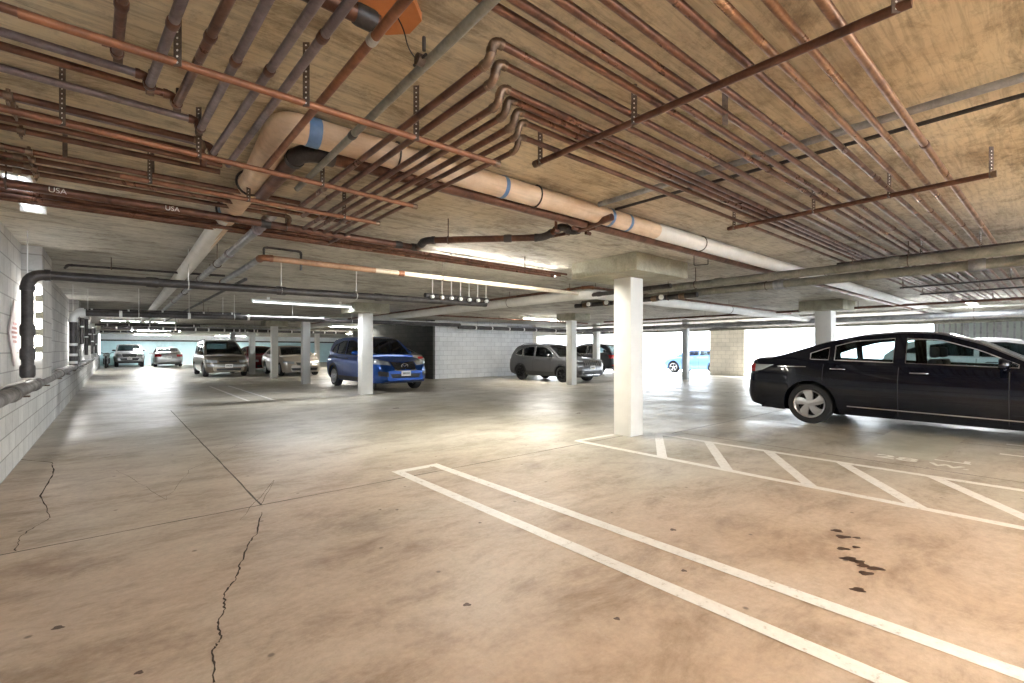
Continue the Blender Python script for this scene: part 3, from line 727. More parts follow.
bar('thin black bar below the far half of the long bundle, first of three', at(900, 288, 2.37), at(1024, 278, 2.37), .014, 'iron', (.02, .5, .9))
bar('thin black bar below the far half of the long bundle, middle of three', at(920, 294.5, 2.37), at(1024, 287, 2.37), .014, 'iron', (.02, .6))
bar('thin black bar below the far half of the long bundle, furthest of three', at(947, 302, 2.37), at(1024, 299, 2.37), .014, 'iron', (.02, .6))
# loose strap, U-hangers
for (u, v, dz, lb) in ((725, 84, .20, 'loose perforated strap dangling past the closer brown bar'), (65, 130, .16, 'perforated strap hanging by the four brown pipes'), (152, 152, .16, 'perforated strap hanging over the thin brown set')):
    p = at(u, v, CEIL); q = at(u, v, CEIL)
    o = box('hanger_strap', -.014, .014, -.0015, .0015, -dz, 0, M['strap']); o.location = p; o.rotation_euler.z = -math.radians(40.2)
    tag(o, lb, 'strap', 'loose straps')
p = at(755, 222, CEIL); 
pipe('thin black trapeze hanger dangling from ceiling between duct and black header', [at(694, 255, CEIL), at(694, 255, CEIL) - Vector((0, 0, .14)), at(708, 254, CEIL) - Vector((0, 0, .14)), at(708, 254, CEIL)], .006, 'iron', R=.01, name='trapeze_hanger', cat='hanger', elbow=False)
# sprinkler-like valve groups on the wall-side pipes
for gi, pl in enumerate((((8, 96), (11, 104), (16, 112), (21, 131)), ((29, 152), (32, 160), (34, 169), (36, 175)))):
    e = empty('valve_group', at(*pl[0], 2.38), label=('small rusty valve tees clustered on the four pipes close to the block wall', 'small rusty valve tees on the lower set just above the stencilled main')[gi], cat='valves', group='rusty valve tees')
    for u, v in pl:
        p = at(u, v, 2.37) - Vector(e.location)
        bm = bmesh.new(); atube(bm, [p + Vector((0, 0, -.03)), p + Vector((0, 0, .03))], .008, 10); atube(bm, [p + Vector((-.014, 0, 0)), p + Vector((.014, 0, 0))], .0195, 10); atube(bm, [p + Vector((0, -.025, -.03)), p + Vector((0, .025, -.03))], .005, 8)
        tomesh(bm, 'valve', e, M['brass'], ang=50)
for k, (u, v) in enumerate(((118, 57), (150, 90), (177, 107), (199, 131), (420, 60))):
    p = at(u, v, 2.335)
    e = empty('pipe_clamp', p, label='rusty clamp ' + ('where the first overhead pipe meets the rusty bar', 'at the end of the second overhead pipe', 'at the end of the third overhead pipe', 'at the end of the fourth overhead pipe', 'gripping the grey pipe under the dangling wire')[k], cat='clamp')
    bm = bmesh.new(); atube(bm, [(-.014, 0, 0), (.014, 0, 0)], .0215, 12); tomesh(bm, 'collar', e, M['strap'])
    bm = bmesh.new(); atube(bm, [(0, -.03, .02), (0, -.03, .07)], .007, 8); atube(bm, [(0, -.045, .0), (0, .045, .0)], .006, 8); tomesh(bm, 'bolt', e, M['iron'])

# ------------------------------------------------------------------ lights
def fixture(label, p, L, axis, mat='tube', z=None, drop=.0, w=.11, power=None, col=(1, .96, .88)):
    z = (CEIL if z is None else z) - drop
    e = empty('fluorescent_light', (p.x, p.y, z), 0 if axis == 'x' else PI / 2, label=label, cat='light fixture', group='fluorescent fittings')
    box('housing', 0, L, -w / 2, w / 2, -.05, 0, M['white'], e, .004)
    if z < CEIL - .002:
        for q in (.15, .85): box('ceiling_mount', L * q - .03, L * q + .03, -.02, .02, 0, CEIL - z + .001, M['white'], e)
    for s in (-1, 1):
        bm = bmesh.new(); atube(bm, [(.04, s * w * .24, -.068), (L - .04, s * w * .24, -.068)], .014, 10); tomesh(bm, 'tube', e, M[mat])
    bm = bmesh.new(); abox(bm, 0, .035, -w / 2, w / 2, -.088, -.05); abox(bm, L - .035, L, -w / 2, w / 2, -.088, -.05); tomesh(bm, 'end_bracket', e, M['white'])
    if power:
        ld = bpy.data.lights.new('tube_light', 'AREA'); ld.shape = 'RECTANGLE'; ld.size = L; ld.size_y = .1; ld.energy = power; ld.color = col
        lo = bpy.data.objects.new('tube_light', ld); COL.objects.link(lo); lo.parent = e; lo.location = (L / 2, 0, -.10)
    return e
W_ = (1, .91, .79); CO = (.93, .96, 1.0); NE = (1, .96, .84)
fixture('lit fluorescent strip on ceiling in front of the silver crossover column', at(522, 318, 2.42), 2.3, 'x', 'tube', 2.47, power=40)
fixture('white fluorescent strip hanging between block wall and blue crossover', at(251, 300, 2.44), 2.5, 'x', 'tube_dim', 2.47, power=45, col=CO)
fixture('long fluorescent fitting washing the ceiling behind the brown trio of pipes', at(430, 257.6, 2.44), 2.3, 'x', 'tube', 2.508, w=.05, power=38, col=NE)
fixture('lit fluorescent strip behind the roof of the blue crossover', at(322, 333, 2.4), 2.4, 'x', 'tube', 2.45, power=60)
fixture('far fluorescent strip over the aisle, closer of two', at(100, 320.5, 2.40), 2.4, 'x', 'tube_cool', 2.45, power=40, col=CO)
fixture('far fluorescent strip over the aisle in front of the teal wall', at(130, 330, 2.40), 2.4, 'x', 'tube_cool', 2.45, power=110, col=CO)
fixture('short fluorescent fitting between the stencilled main and block wall', Vector((at(33, 204, 2.5).x, at(33, 204, 2.5).y - 1.15, 0)), 1.2, 'y', 'tube_dim', 2.52, w=.16, power=None)
fixture('added fluorescent strip lighting the white car in the far east bay', Vector((15.2, 1.6, 0)), 2.3, 'x', 'tube_cool', 2.47, power=60, col=CO)  # lamp added so the white car shows bright
for i, (x, y, pw_, cc) in enumerate(((1.0, -1.6, 42, W_), (5.2, -2.2, 45, W_), (3.2, -6.5, 60, W_), (9.5, -4.5, 60, NE), (8.0, 24, 60, NE), (1.2, 46.2, 130, CO), (6.5, 46.2, 130, CO))):  # behind-camera strips are unseen added lamps; teal-wall ones added to brighten that wall
    lb = 'ceiling fluorescent strip ' + ('added out of view above the aisle behind the camera', 'added out of view over the bay behind the divider lines', 'added out of view in the bays well behind', 'added out of view behind the black sedan bays', 'over the beige sedan bay', 'added to brighten the teal wall, above the pickup truck', 'added to brighten the teal wall, behind the minivan')[i]
    fixture(lb, Vector((x, y, 0)), 2.3, 'x', 'tube_warm_added' if i < 3 else 'tube_cool', 2.50, power=pw_, col=cc)
# daylit slot beside the first stack, toothed blocks across it
wn = struct('window_1', -.80, -.69, 8.28, 8.295, 1.15, 2.05, M['daylight'])
bm = bmesh.new()
for k in range(4): abox(bm, -.735, -.665, 8.20, 8.275, 1.22 + k * .21, 1.30 + k * .21)
tb = tomesh(bm, 'toothed_block', wn, M['concrete_cap'], smooth=False)
wn2 = struct('window_2', -.86, -.69, 16.47, 16.495, .98, 2.02, M['daylight'])

# diamond sign
e = empty('diamond_sign', (-.858, y_at(13, -.855), 1.44), label='pink diamond-shaped sign with faded red writing fixed flat on the block wall', cat='sign')
bm = bmesh.new(); h = .37
vs = [bm.verts.new(p) for p in ((.004, 0, h), (.004, -h, 0), (.004, 0, -h), (.004, h, 0))]
f = bm.faces.new(vs); r = bmesh.ops.extrude_face_region(bm, geom=[f]); bmesh.ops.translate(bm, verts=[v for v in r['geom'] if isinstance(v, bmesh.types.BMVert)], vec=(.012, 0, 0))
tomesh(bm, 'panel', e, M['sign'], smooth=False)
bm = bmesh.new()
for k, (zz, ww) in enumerate(((.09, .12), (.04, .18), (-.01, .22), (-.06, .18), (-.11, .12))):
    yq = -ww
    while yq < ww: abox(bm, .0165, .018, yq, yq + .022, zz, zz + .028); yq += .034
tomesh(bm, 'faded_lettering', e, M['red_text'], smooth=False)
# ------------------------------------------------------------------ cars
def interp(pts, x):
    if x <= pts[0][0]: return pts[0][1]
    for (a, b), (c, d) in zip(pts[:-1], pts[1:]):
        if x <= c: return b + (d - b) * (x - a) / (c - a) if c > a else d
    return pts[-1][1]
def smooth_f(pts, w=.06):
    def f(x): return sum(interp(pts, x + w * k) for k in (-1, -.66, -.33, 0, .33, .66, 1)) / 7
    return f
class Car: pass
def car_shape(s):
    c = Car(); c.L, c.W = s['L'], s['W']; c.s = s
    c.plan = smooth_f(s.get('plan', [(0, .74), (.05, .86), (.2, .95), (.7, 1), (c.L - .95, 1), (c.L - .35, .93), (c.L - .1, .80), (c.L, .62)]), .03)
    c.deck = smooth_f(s['deck'], .05); low = smooth_f(s['low'], .05)
    c.roof = smooth_f(s['roof'], .06); c.r = s['wheel']; c.Ra = c.r + s.get('archgap', .05)
    def lowf(x):
        z = low(x)
        for xc in (s['xr'], s['xf']):
            d = abs(x - xc)
            if d < c.Ra: z = max(z, c.r + math.sqrt(max(0, c.Ra ** 2 - d * d)))
        return z
    c.low = lowf; c.lowraw = low
    prof = s.get('side', [(0, .915), (.12, .965), (.35, .995), (.55, 1.0), (.75, .985), (.9, .955), (1, .90)])
    c.prof = prof
    def half(x, z):
        lo, hi = low(x), c.deck(x) - .01
        t = (z - lo) / max(.05, hi - lo)
        return c.W / 2 * c.plan(x) * interp(prof, min(1, max(0, t)))
    c.half = half
    c.H = max(p[1] for p in s['roof']); c.tumble = s.get('tumble', .74)
    def ghalf(x, z):
        zb = s['belt0']; yb = c.W / 2 * c.plan(x) * .905
        t = max(0, (z - zb) / (c.H - zb))
        k = 1 - (1 - c.tumble / .905) * (t ** 1.25)
        return yb * k
    c.ghalf = ghalf
    return c
def stations(a, b, step, extra=()):
    n = max(2, int((b - a) / step)); xs = [a + (b - a) * i / n for i in range(n + 1)] + [e for e in extra if a < e < b]
    xs = sorted(xs); out = [xs[0]]
    for x in xs[1:]:
        if x - out[-1] > .004: out.append(x)
        elif any(abs(x - e) < 1e-6 for e in extra): out[-1] = x
    return out
def car(name, label, cat, s, loc, heading, scale, body, group='parked cars'):
    c = car_shape(s); L, W = c.L, c.W
    root = empty(name, loc, heading, label, cat, group); root.scale = (scale,) * 3
    X0 = s.get('ref', s['xr'])          # local origin: below this station
    sh = lambda x: x - X0
    # lower body
    ex = []
    for xc in (s['xr'], s['xf']):
        ex += [xc - c.Ra * math.cos(a) for a in [PI * k / 18 for k in range(19)]]
    xs = stations(0, L, .06, ex + [.02, .05, .1, L - .02, L - .05, L - .1])
    bm = bmesh.new(); rings = []
    T = [0, .06, .15, .3, .45, .6, .74, .86, .95, 1]
    for x in xs:
        lo, dk = c.low(x), c.deck(x); raw = c.lowraw(x)
        hi = max(dk - .012, lo + .03)
        side = [(c.half(x, lo + (hi - lo) * t) if True else 0, lo + (hi - lo) * t) for t in T]
        yd = side[-1][0]
        crown = s.get('crown', .03)
        top = [(yd * .93, max(dk, hi) + .004), (yd * .6, max(dk, hi) + crown * .7), (0, max(dk, hi) + crown)]
        halfr = [(0, lo)] + side + top
        ring = [(y, z) for y, z in halfr] + [(-y, z) for y, z in halfr[-2:0:-1]]
        rings.append([bm.verts.new((sh(x), y, z)) for y, z in ring])
    n = len(rings[0])
    for i in range(len(rings) - 1):
        for j in range(n): bm.faces.new((rings[i][j], rings[i][(j + 1) % n], rings[i + 1][(j + 1) % n], rings[i + 1][j]))
    bm.faces.new(rings[0][::-1]); bm.faces.new(rings[-1])
    tomesh(bm, 'body', root, body, ang=32)
    box('underbody', sh(.2), sh(L - .25), -(W / 2 - .27), W / 2 - .27, s.get('clear', .2) + .02, .62, M['black'], root)
    # greenhouse
    g0, g1 = s['g']; wins = s['windows']; zt_f = smooth_f(s['wtop'], .05); zb_f = smooth_f(s['wbot'], .05)
    ws, rw = s['windscreen'], s.get('rearglass')
    ex = [w for p in wins for w in p] + list(ws) + (list(rw) if rw else [])
    xs = stations(g0, g1, .07, ex)
    gbs = {(k, sg): bmesh.new() for k in range(len(wins)) for sg in (1, -1)}
    bm = bmesh.new(); gw = bmesh.new(); gr = bmesh.new(); fr = bmesh.new()
    rows = []
    for x in xs:
        zb = min(c.deck(x), s['belt0'] + .08) - .035
        zr = max(c.roof(x), zb + .02)
        ze = zb + (zr - zb) * .965 if zr - zb > .3 else zr - .012
        zt = min(zt_f(x), ze - .035); zw = max(zb_f(x), zb + .012)
        if zt < zw: zt = zw = min(zw, ze - .003)
        r = [(c.ghalf(x, zb), zb), (c.ghalf(x, zw), zw), (c.ghalf(x, zt), zt), (c.ghalf(x, ze), ze),
             (c.ghalf(x, ze) * .88, zr + .004), (c.ghalf(x, ze) * .5, zr + .022), (0, zr + .03)]
        rows.append(r)
    def V(b, x, y, z): return b.verts.new((sh(x), y, z))
    for i in range(len(xs) - 1):
        xm = (xs[i] + xs[i + 1]) / 2
        for sg in (1, -1):
            for j in range(6):
                a, b_, c_, d = rows[i][j], rows[i][j + 1], rows[i + 1][j + 1], rows[i + 1][j]
                isw = j == 1 and any(p < xm < q for p, q in wins)
                isws = j in (4, 5) and ws[0] < xm < ws[1]
                isr = rw and j in (4, 5) and rw[0] < xm < rw[1]
                tgt = gbs[([k for k, (p, q) in enumerate(wins) if p < xm < q][0], sg)] if isw else gw if isws else gr if isr else bm
                o = .985 if isw else 1
                try: tgt.faces.new([V(tgt, xs[i], sg * a[0] * o, a[1]), V(tgt, xs[i], sg * b_[0] * o, b_[1]), V(tgt, xs[i + 1], sg * c_[0] * o, c_[1]), V(tgt, xs[i + 1], sg * d[0] * o, d[1])])
                except ValueError: pass
    for sg_i in (0, -1):      # close the ends
        r = rows[sg_i]; x = xs[sg_i]
        vs = [V(bm, x, y, z) for y, z in r] + [V(bm, x, -y, z) for y, z in r[-2::-1]]
        try: bm.faces.new(vs)
        except ValueError: pass
    gm = M[s.get('glassmat', 'glass')]
    for b_, nm, mt in ((bm, 'cabin_shell', body), *[(g_, 'side_window', gm) for g_ in gbs.values()], (gw, 'windscreen', gm), (gr, 'rear_window', gm)):
        bmesh.ops.remove_doubles(b_, verts=b_.verts[:], dist=.0008)
        if len(b_.faces): tomesh(b_, nm, root, mt, ang=32)
        else: b_.free()
    # window surrounds
    trim = M[s.get('trim', 'black')]
    for sg in (1, -1):
        bm = bmesh.new()
        for p, q in wins:
            xx = [x for x in xs if p - 1e-4 <= x <= q + 1e-4]
            tp = [rows[xs.index(x)][2] for x in xx]; bt = [rows[xs.index(x)][1] for x in xx]
            loop = [Vector((sh(x), sg * y, z)) for x, (y, z) in zip(xx, tp)] + [Vector((sh(x), sg * y, z)) for x, (y, z) in list(zip(xx, bt))[::-1]]
            loop.append(loop[0]); atube(bm, loop, .009, 6, False)
        tomesh(bm, 'window_surround', root, trim)
    # side strips
    def side_strip(nm, x0, x1, zf, wd, mt, proud=.006, sides=(1, -1), lab=None):
        for sg in sides:
            bm = bmesh.new(); k = max(2, int(abs(x1 - x0) / .08)); P = []
            for i in range(k + 1):
                x = x0 + (x1 - x0) * i / k; z = zf(x) if callable(zf) else zf; zz = z
                y = c.half(x, zz) if zz < c.deck(x) - .005 else c.ghalf(x, zz)
                P.append([bm.verts.new((sh(x), sg * (c.half(x, zz + d) + pr) if zz < c.deck(x) - .005 else sg * (y + pr), zz + d)) for d, pr in ((-wd / 2, -.004), (-wd / 2, proud), (wd / 2, proud), (wd / 2, -.004))])
            for i in range(k):
                for j in range(3): bm.faces.new((P[i][j], P[i][j + 1], P[i + 1][j + 1], P[i + 1][j]))
            bm.faces.new(P[0]); bm.faces.new(P[-1][::-1])
            tomesh(bm, nm, root, M[mt])
    for st in s.get('strips', []): side_strip(*st)
    # vertical seams
    for x in s.get('seams', []):
        for sg in (1, -1):
            bm = bmesh.new(); k = 12; z0 = c.low(x) + .05; z1 = c.deck(x) - .02; P = []
            for i in range(k + 1):
                z = z0 + (z1 - z0) * i / k; y = c.half(x, z) + .0015
                P.append([bm.verts.new((sh(x) - .005, sg * y, z)), bm.verts.new((sh(x) + .005, sg * y, z))])
            for i in range(k): bm.faces.new((P[i][0], P[i][1], P[i + 1][1], P[i + 1][0]))
            tomesh(bm, 'door_seam', root, M['black'])
    for x, z in s.get('handles', []):
        for sg in (1, -1):
            y = c.half(x, z); pts = [(sh(x) - .11, sg * (y + .002), z), (sh(x) - .09, sg * (y + .035), z + .004), (sh(x) + .07, sg * (y + .035), z + .004), (sh(x) + .10, sg * (y + .002), z)]
            tube('door_handle', fillet(pts, .02)[0], .011, M[s.get('handlemat', 'chrome')], root, 8)
    # mirrors
    if 'mirror' in s:
        x, z = s['mirror']
        for sg in (1, -1):
            y = c.half(x, z - .05)
            bm = bmesh.new()
            bmesh.ops.create_uvsphere(bm, u_segments=16, v_segments=10, radius=1)
            for v in bm.verts:
                v.co = Vector((v.co.x * .075, v.co.y * .125, v.co.z * .085 * (1 if v.co.z > 0 else .75)))
                if v.co.x < -.03: v.co.x = -.03
            bmesh.ops.translate(bm, verts=bm.verts, vec=(sh(x), sg * (y + .10), z + .03))
            mo = tomesh(bm, 'wing_mirror', root, body if not s.get('mirrormat') else M[s['mirrormat']])
            bm = bmesh.new(); atube(bm, [(sh(x) + .02, sg * (y - .08), z - .035), (sh(x) + .01, sg * (y + .07), z + .0)], [.028, .02], 8); tomesh(bm, 'mirror_stalk', mo, M['black'])
    # patches seen from the ends
    def xsurf(y, z, front):
        x = L if front else 0.0; st = -.01 if front else .01; k = 0
        while k < 45:
            if c.lowraw(x) - .01 <= z <= c.deck(x) + .03 and c.half(x, z) >= abs(y): break
            if z > c.deck(x) and False: break
            x += st; k += 1
        return x
    def end_patch(nm, quad, mt, front=True, proud=.008, mirror=True, nx=10, nz=4, parent=None):
        res = None
        for sg in ((1, -1) if mirror else (1,)):
            bm = bmesh.new(); P = []
            for i in range(nx + 1):
                col = []
                for j in range(nz + 1):
                    u, v = i / nx, j / nz
                    y = (quad[0][0] * (1 - u) + quad[1][0] * u) * (1 - v) + (quad[3][0] * (1 - u) + quad[2][0] * u) * v
                    z = (quad[0][1] * (1 - u) + quad[1][1] * u) * (1 - v) + (quad[3][1] * (1 - u) + quad[2][1] * u) * v
                    x = xsurf(y, z, front); d = proud if front else -proud
                    edge = i in (0, nx) or j in (0, nz)
                    k_ = 0.15 if edge else 1
                    col.append(bm.verts.new((sh(x) + d * k_, sg * (y + .010 * k_ * (1 if y > .3 else 0)), z + .002)))
                P.append(col)
            for i in range(nx):
                for j in range(nz): bm.faces.new((P[i][j], P[i + 1][j], P[i + 1][j + 1], P[i][j + 1]))
            o = tomesh(bm, nm, parent or root, M[mt] if isinstance(mt, str) else mt, ang=60); res = res or o
        return res
    for p in s.get('patches', []):
        nm, quad, mt, front = p[:4]; kw = p[4] if len(p) > 4 else {}
        end_patch(nm, quad, mt, front, **kw)
    def plate_at(y, z, front, w_=.31, h_=.16):
        x = sh(xsurf(abs(y), z, front)) + (.012 if front else -.012)
        pl = box('licence_plate', x - .006, x + .006, y - w_ / 2, y + w_ / 2, z - h_ / 2, z + h_ / 2, M['plate'], root, .002)
        bm = bmesh.new(); d = .0065 if front else -.0065
        for k in range(6):
            yy_ = y - w_ * .36 + k * w_ * .125; abox(bm, x + d * .9, x + d * 1.2, yy_, yy_ + .022, z - .03, z + .03)
        tomesh(bm, 'plate_print', pl, M['ink'], smooth=False)
    for p in s.get('plates', []): plate_at(*p)
    # wheels
    tw = s.get('tyre_w', .21); r = c.r
    for xc in (s['xr'], s['xf']):
        for sg in (1, -1):
            yo = sg * (W / 2 - .035 - tw / 2)
            bm = bmesh.new()
            lathe(bm, [(r * .66, -tw * .40), (r * .72, -tw * .5), (r * .93, -tw * .48), (r * .985, -tw * .36), (r, -tw * .2), (r, tw * .2), (r * .985, tw * .36), (r * .93, tw * .48), (r * .72, tw * .5), (r * .66, tw * .40), (r * .62, tw * .1), (r * .62, -tw * .1), (r * .66, -tw * .40)], 'y', 36)
            bmesh.ops.translate(bm, verts=bm.verts, vec=(sh(xc), yo, r))
            ty = tomesh(bm, 'wheel', root, M['rubber'])
            rm = M[s.get('rim', 'alloy')]; R_ = r * .68; f = sg * tw * .5
            bm = bmesh.new()
            lathe(bm, [(R_ * 1.02, 0), (R_ * 1.0, .012 * sg), (R_ * .93, .004 * sg), (R_ * .90, -.03 * sg), (R_ * .90, -.12 * sg)], 'y', 36)
            ns = s.get('spokes', 5); sw = s.get('spoke_w', .36)
            lathe(bm, [(.001, -.004 * sg), (r * .10, -.004 * sg), (r * .17, -.012 * sg), (r * .19, -.04 * sg)], 'y', 24)
            tw_ = s.get('twist', .0)
            for k in range(ns):
                a0 = 2 * PI * k / ns + .3; grid = []
                for q in range(7):
                    rr = r * .12 + (R_ * .95 - r * .12) * q / 6; a = a0 + tw_ * (q / 6) ** 2
                    wd_ = sw * (.62 + .5 * q / 6) * r * .5
                    row = []
                    for e_, dep in ((-1, -.035), (-1, 0), (-.25, .007), (.25, .007), (1, 0), (1, -.035)):
                        px_, pz_ = rr * math.cos(a) - e_ * wd_ / 2 * math.sin(a), rr * math.sin(a) + e_ * wd_ / 2 * math.cos(a)
                        row.append(bm.verts.new((px_, (-.018 + dep + .012 * (1 - q / 6)) * sg, pz_)))
                    grid.append(row)
                for q in range(6):
                    for e_ in range(5): bm.faces.new((grid[q][e_], grid[q + 1][e_], grid[q + 1][e_ + 1], grid[q][e_ + 1]))
            bmesh.ops.translate(bm, verts=bm.verts, vec=(sh(xc), yo + f, r))
            tomesh(bm, 'rim', ty, rm, ang=35)
            bm = bmesh.new(); lathe(bm, [(.001, -.08 * sg), (R_ * .62, -.08 * sg), (R_ * .62, -.1 * sg)], 'y', 24)
            lathe(bm, [(R_ * .89, -.11 * sg), (.001, -.12 * sg)], 'y', 24)
            bmesh.ops.translate(bm, verts=bm.verts, vec=(sh(xc), yo + f, r)); tomesh(bm, 'brake_disc', ty, M['dark_alloy'])
            if s.get('archtrim'):
                bm = bmesh.new(); P = []
                for k in range(25):
                    a = PI * k / 24 if True else 0; Rr = c.Ra; cx_ = xc - Rr * math.cos(a); cz_ = r + Rr * math.sin(a)
                    row = []
                    for dr, pr in ((-.01, -.03), (-.01, .022), (.055, .016), (.06, -.02)):
                        xx, zz = xc - (Rr + dr) * math.cos(a), r + (Rr + dr) * math.sin(a)
                        row.append(bm.verts.new((sh(xx), sg * (c.half(xx, min(zz, c.deck(xx) - .03)) + pr), zz)))
                    P.append(row)
                for k in range(24):
                    for j in range(3): bm.faces.new((P[k][j], P[k][j + 1], P[k + 1][j + 1], P[k + 1][j]))
                tomesh(bm, 'arch_trim', root, M['black'])
    # seats
    zb = s['belt0']
    for x in s.get('seats', []):
        for y in (-.36, .36):
            bm = bmesh.new(); abox(bm, sh(x) - .06, sh(x) + .06, y - .23, y + .23, zb - .2, zb + .14, .05); abox(bm, sh(x) - .05, sh(x) + .04, y - .12, y + .12, zb + .16, zb + .32, .04)
            tomesh(bm, 'seat', root, M['seat'])
    if s.get('rails'):
        for sg in (1, -1):
            a, b_ = s['rails']; P = []
            for k in range(9):
                x = a + (b_ - a) * k / 8; z = c.roof(x) + (.05 if 0 < k < 8 else .0); P.append((sh(x), sg * c.ghalf(x, c.roof(x)) * .90, z))
            tube('roof_rail', P, .013, M[s.get('railmat', 'chrome')], root, 8)
    return root, c, xsurf, sh
def paint(name, col, metal=.5, rough=.28, coat=1.0): return plain(name, col, rough, metal, coat * .7, spec=.3)
P_BLACK = paint('black_navy_paint', (.004, .005, .011), 0, .14, .7)
P_BLUE = paint('bright_blue_paint', (.006, .055, .26), .5)
P_SILVER = paint('silver_grey_paint', (.10, .10, .105), .6, .36)
P_TAN = paint('tan_metallic_paint', (.20, .165, .125), .6)
P_LSILVER = paint('light_silver_paint', (.46, .46, .45), .6)
P_BEIGE = paint('beige_metallic_paint', (.40, .355, .30), .6)
P_RED = paint('dark_red_paint', (.16, .015, .02), .3)
P_DARK = paint('charcoal_paint', (.035, .037, .045), .5)
P_WHITE = paint('white_car_paint', (.72, .73, .74), .0)
P_PALEBLUE = paint('pale_blue_paint', (.16, .30, .62), .1)

def sedan_spec(L=4.82, W=1.84, H=1.47, **k):
    s = dict(L=L, W=W, xr=1.03, xf=3.83, wheel=.328, tyre_w=.215, clear=.17, belt0=.93,
        deck=[(0, .50), (.02, .80), (.06, 1.0), (.16, 1.06), (.75, 1.075), (1.1, 1.0), (1.5, .985), (3.0, .945), (3.6, .93), (4.1, .84), (4.55, .70), (4.75, .58), (4.82, .48)],
        low=[(0, .36), (.08, .27), (.5, .20), (4.2, .18), (4.7, .20), (4.82, .27)],
        g=(.34, 3.62), roof=[(.34, 1.065), (.6, 1.13), (1.2, 1.33), (1.7, 1.44), (2.15, H), (2.6, 1.44), (3.0, 1.30), (3.62, .95)],
        wtop=[(.9, 1.10), (1.2, 1.22), (1.6, 1.335), (2.1, 1.375), (2.6, 1.345), (3.0, 1.20), (3.4, .99)],
        wbot=[(.8, 1.06), (1.4, 1.04), (3.4, .97)], windows=[(1.02, 1.28), (1.36, 2.10), (2.24, 3.36)],
        windscreen=(2.72, 3.52), rearglass=(.62, 1.5), seams=[2.17, 3.28, 1.22], handles=[(1.42, .90), (2.40, .87)], mirror=(3.22, .98),
        seats=[1.75, 2.5], tumble=.68,
        patches=[('headlamp', [(.42, .70), (.84, .74), (.86, .62), (.46, .58)], 'lamp_clear', True), ('grille', [(0, .64), (.36, .66), (.34, .52), (0, .50)], 'black', True),
                 ('lower_grille', [(0, .40), (.6, .40), (.55, .28), (0, .28)], 'black', True),
                 ('tail_lamp', [(.42, .92), (.86, .95), (.88, .80), (.46, .78)], 'lamp_red', False)],
        plates=[(0, .45, True), (0, .62, False)])
    s.update(k); return s
# --- black sedan
sp = sedan_spec(trim='chrome', glassmat='clear', rim='alloy', spokes=5, spoke_w=.78, twist=.25, ref=1.03, seats=[2.5],
    strips=[('sill_chrome', 1.55, 3.52, lambda x: .335 - .015 * (x - 1.5), .016, 'chrome'), ('shoulder_crease', .55, .98, .93, .012, 'chrome'),
            ('window_chrome', .70, 3.3, lambda x: c_b(x), .012, 'chrome'), ('front_reflector', 4.5, 4.62, .52, .03, 'lamp_red')],
    patches=[('headlamp', [(.42, .70), (.84, .74), (.86, .62), (.46, .58)], 'lamp_clear', True), ('grille', [(0, .64), (.36, .66), (.34, .52), (0, .50)], 'black', True),
             ('tail_lamp', [(.40, .945), (.80, .965), (.82, .83), (.44, .80)], 'lamp_red', False, dict(nx=14))], plates=[(0, .62, False)])
def c_b(x): return 1.035 - .03 * (x - .7)
sp['strips'] = [st for st in sp['strips'] if st[0] != 'window_chrome']
HD = -PI / 2
root, cc, xf_, sh_ = car('black_sedan', 'glossy black sedan parked side on beyond the hatched walkway, silver wheels', 'car', sp, (9.93, 2.86, 0), HD, 1.04, P_BLACK)
# clear wrap-round reversing lens and badge on the side facing us
def side_quad(nm, quad, mt, cc, sh_, root, sg=-1, nx=10, nz=4, proud=.008):
    bm = bmesh.new(); P = []
    for i in range(nx + 1):
        col = []
        for j in range(nz + 1):
            u, v = i / nx, j / nz
            x = (quad[0][0] * (1 - u) + quad[1][0] * u) * (1 - v) + (quad[3][0] * (1 - u) + quad[2][0] * u) * v
            z = (quad[0][1] * (1 - u) + quad[1][1] * u) * (1 - v) + (quad[3][1] * (1 - u) + quad[2][1] * u) * v
            k_ = 0 if (i in (0, nx) or j in (0, nz)) else 1
            col.append(bm.verts.new((sh_(x), sg * (cc.half(x, z) + proud * (k_ + .1)), z)))
        P.append(col)
    for i in range(nx):
        for j in range(nz): bm.faces.new((P[i][j], P[i + 1][j], P[i + 1][j + 1], P[i][j + 1]))
    return tomesh(bm, nm, root, M[mt], ang=60)
for sg in (1, -1):
    side_quad('rear_lens', [(.17, .955), (.48, .955), (.30, .86), (.17, .83)], 'lamp_clear', cc, sh_, root, sg)
    side_quad('tail_lamp', [(.02, .96), (.17, .958), (.17, .83), (.03, .83)], 'lamp_red', cc, sh_, root, sg)
lettering('badge', 'Hybrid', .07, Matrix.Translation((sh_(3.86) + .33, -(cc.half(4.0, .80) + .004), .76)) @ Matrix.Rotation(PI / 2, 4, 'X'), M['chrome'], root, .002)

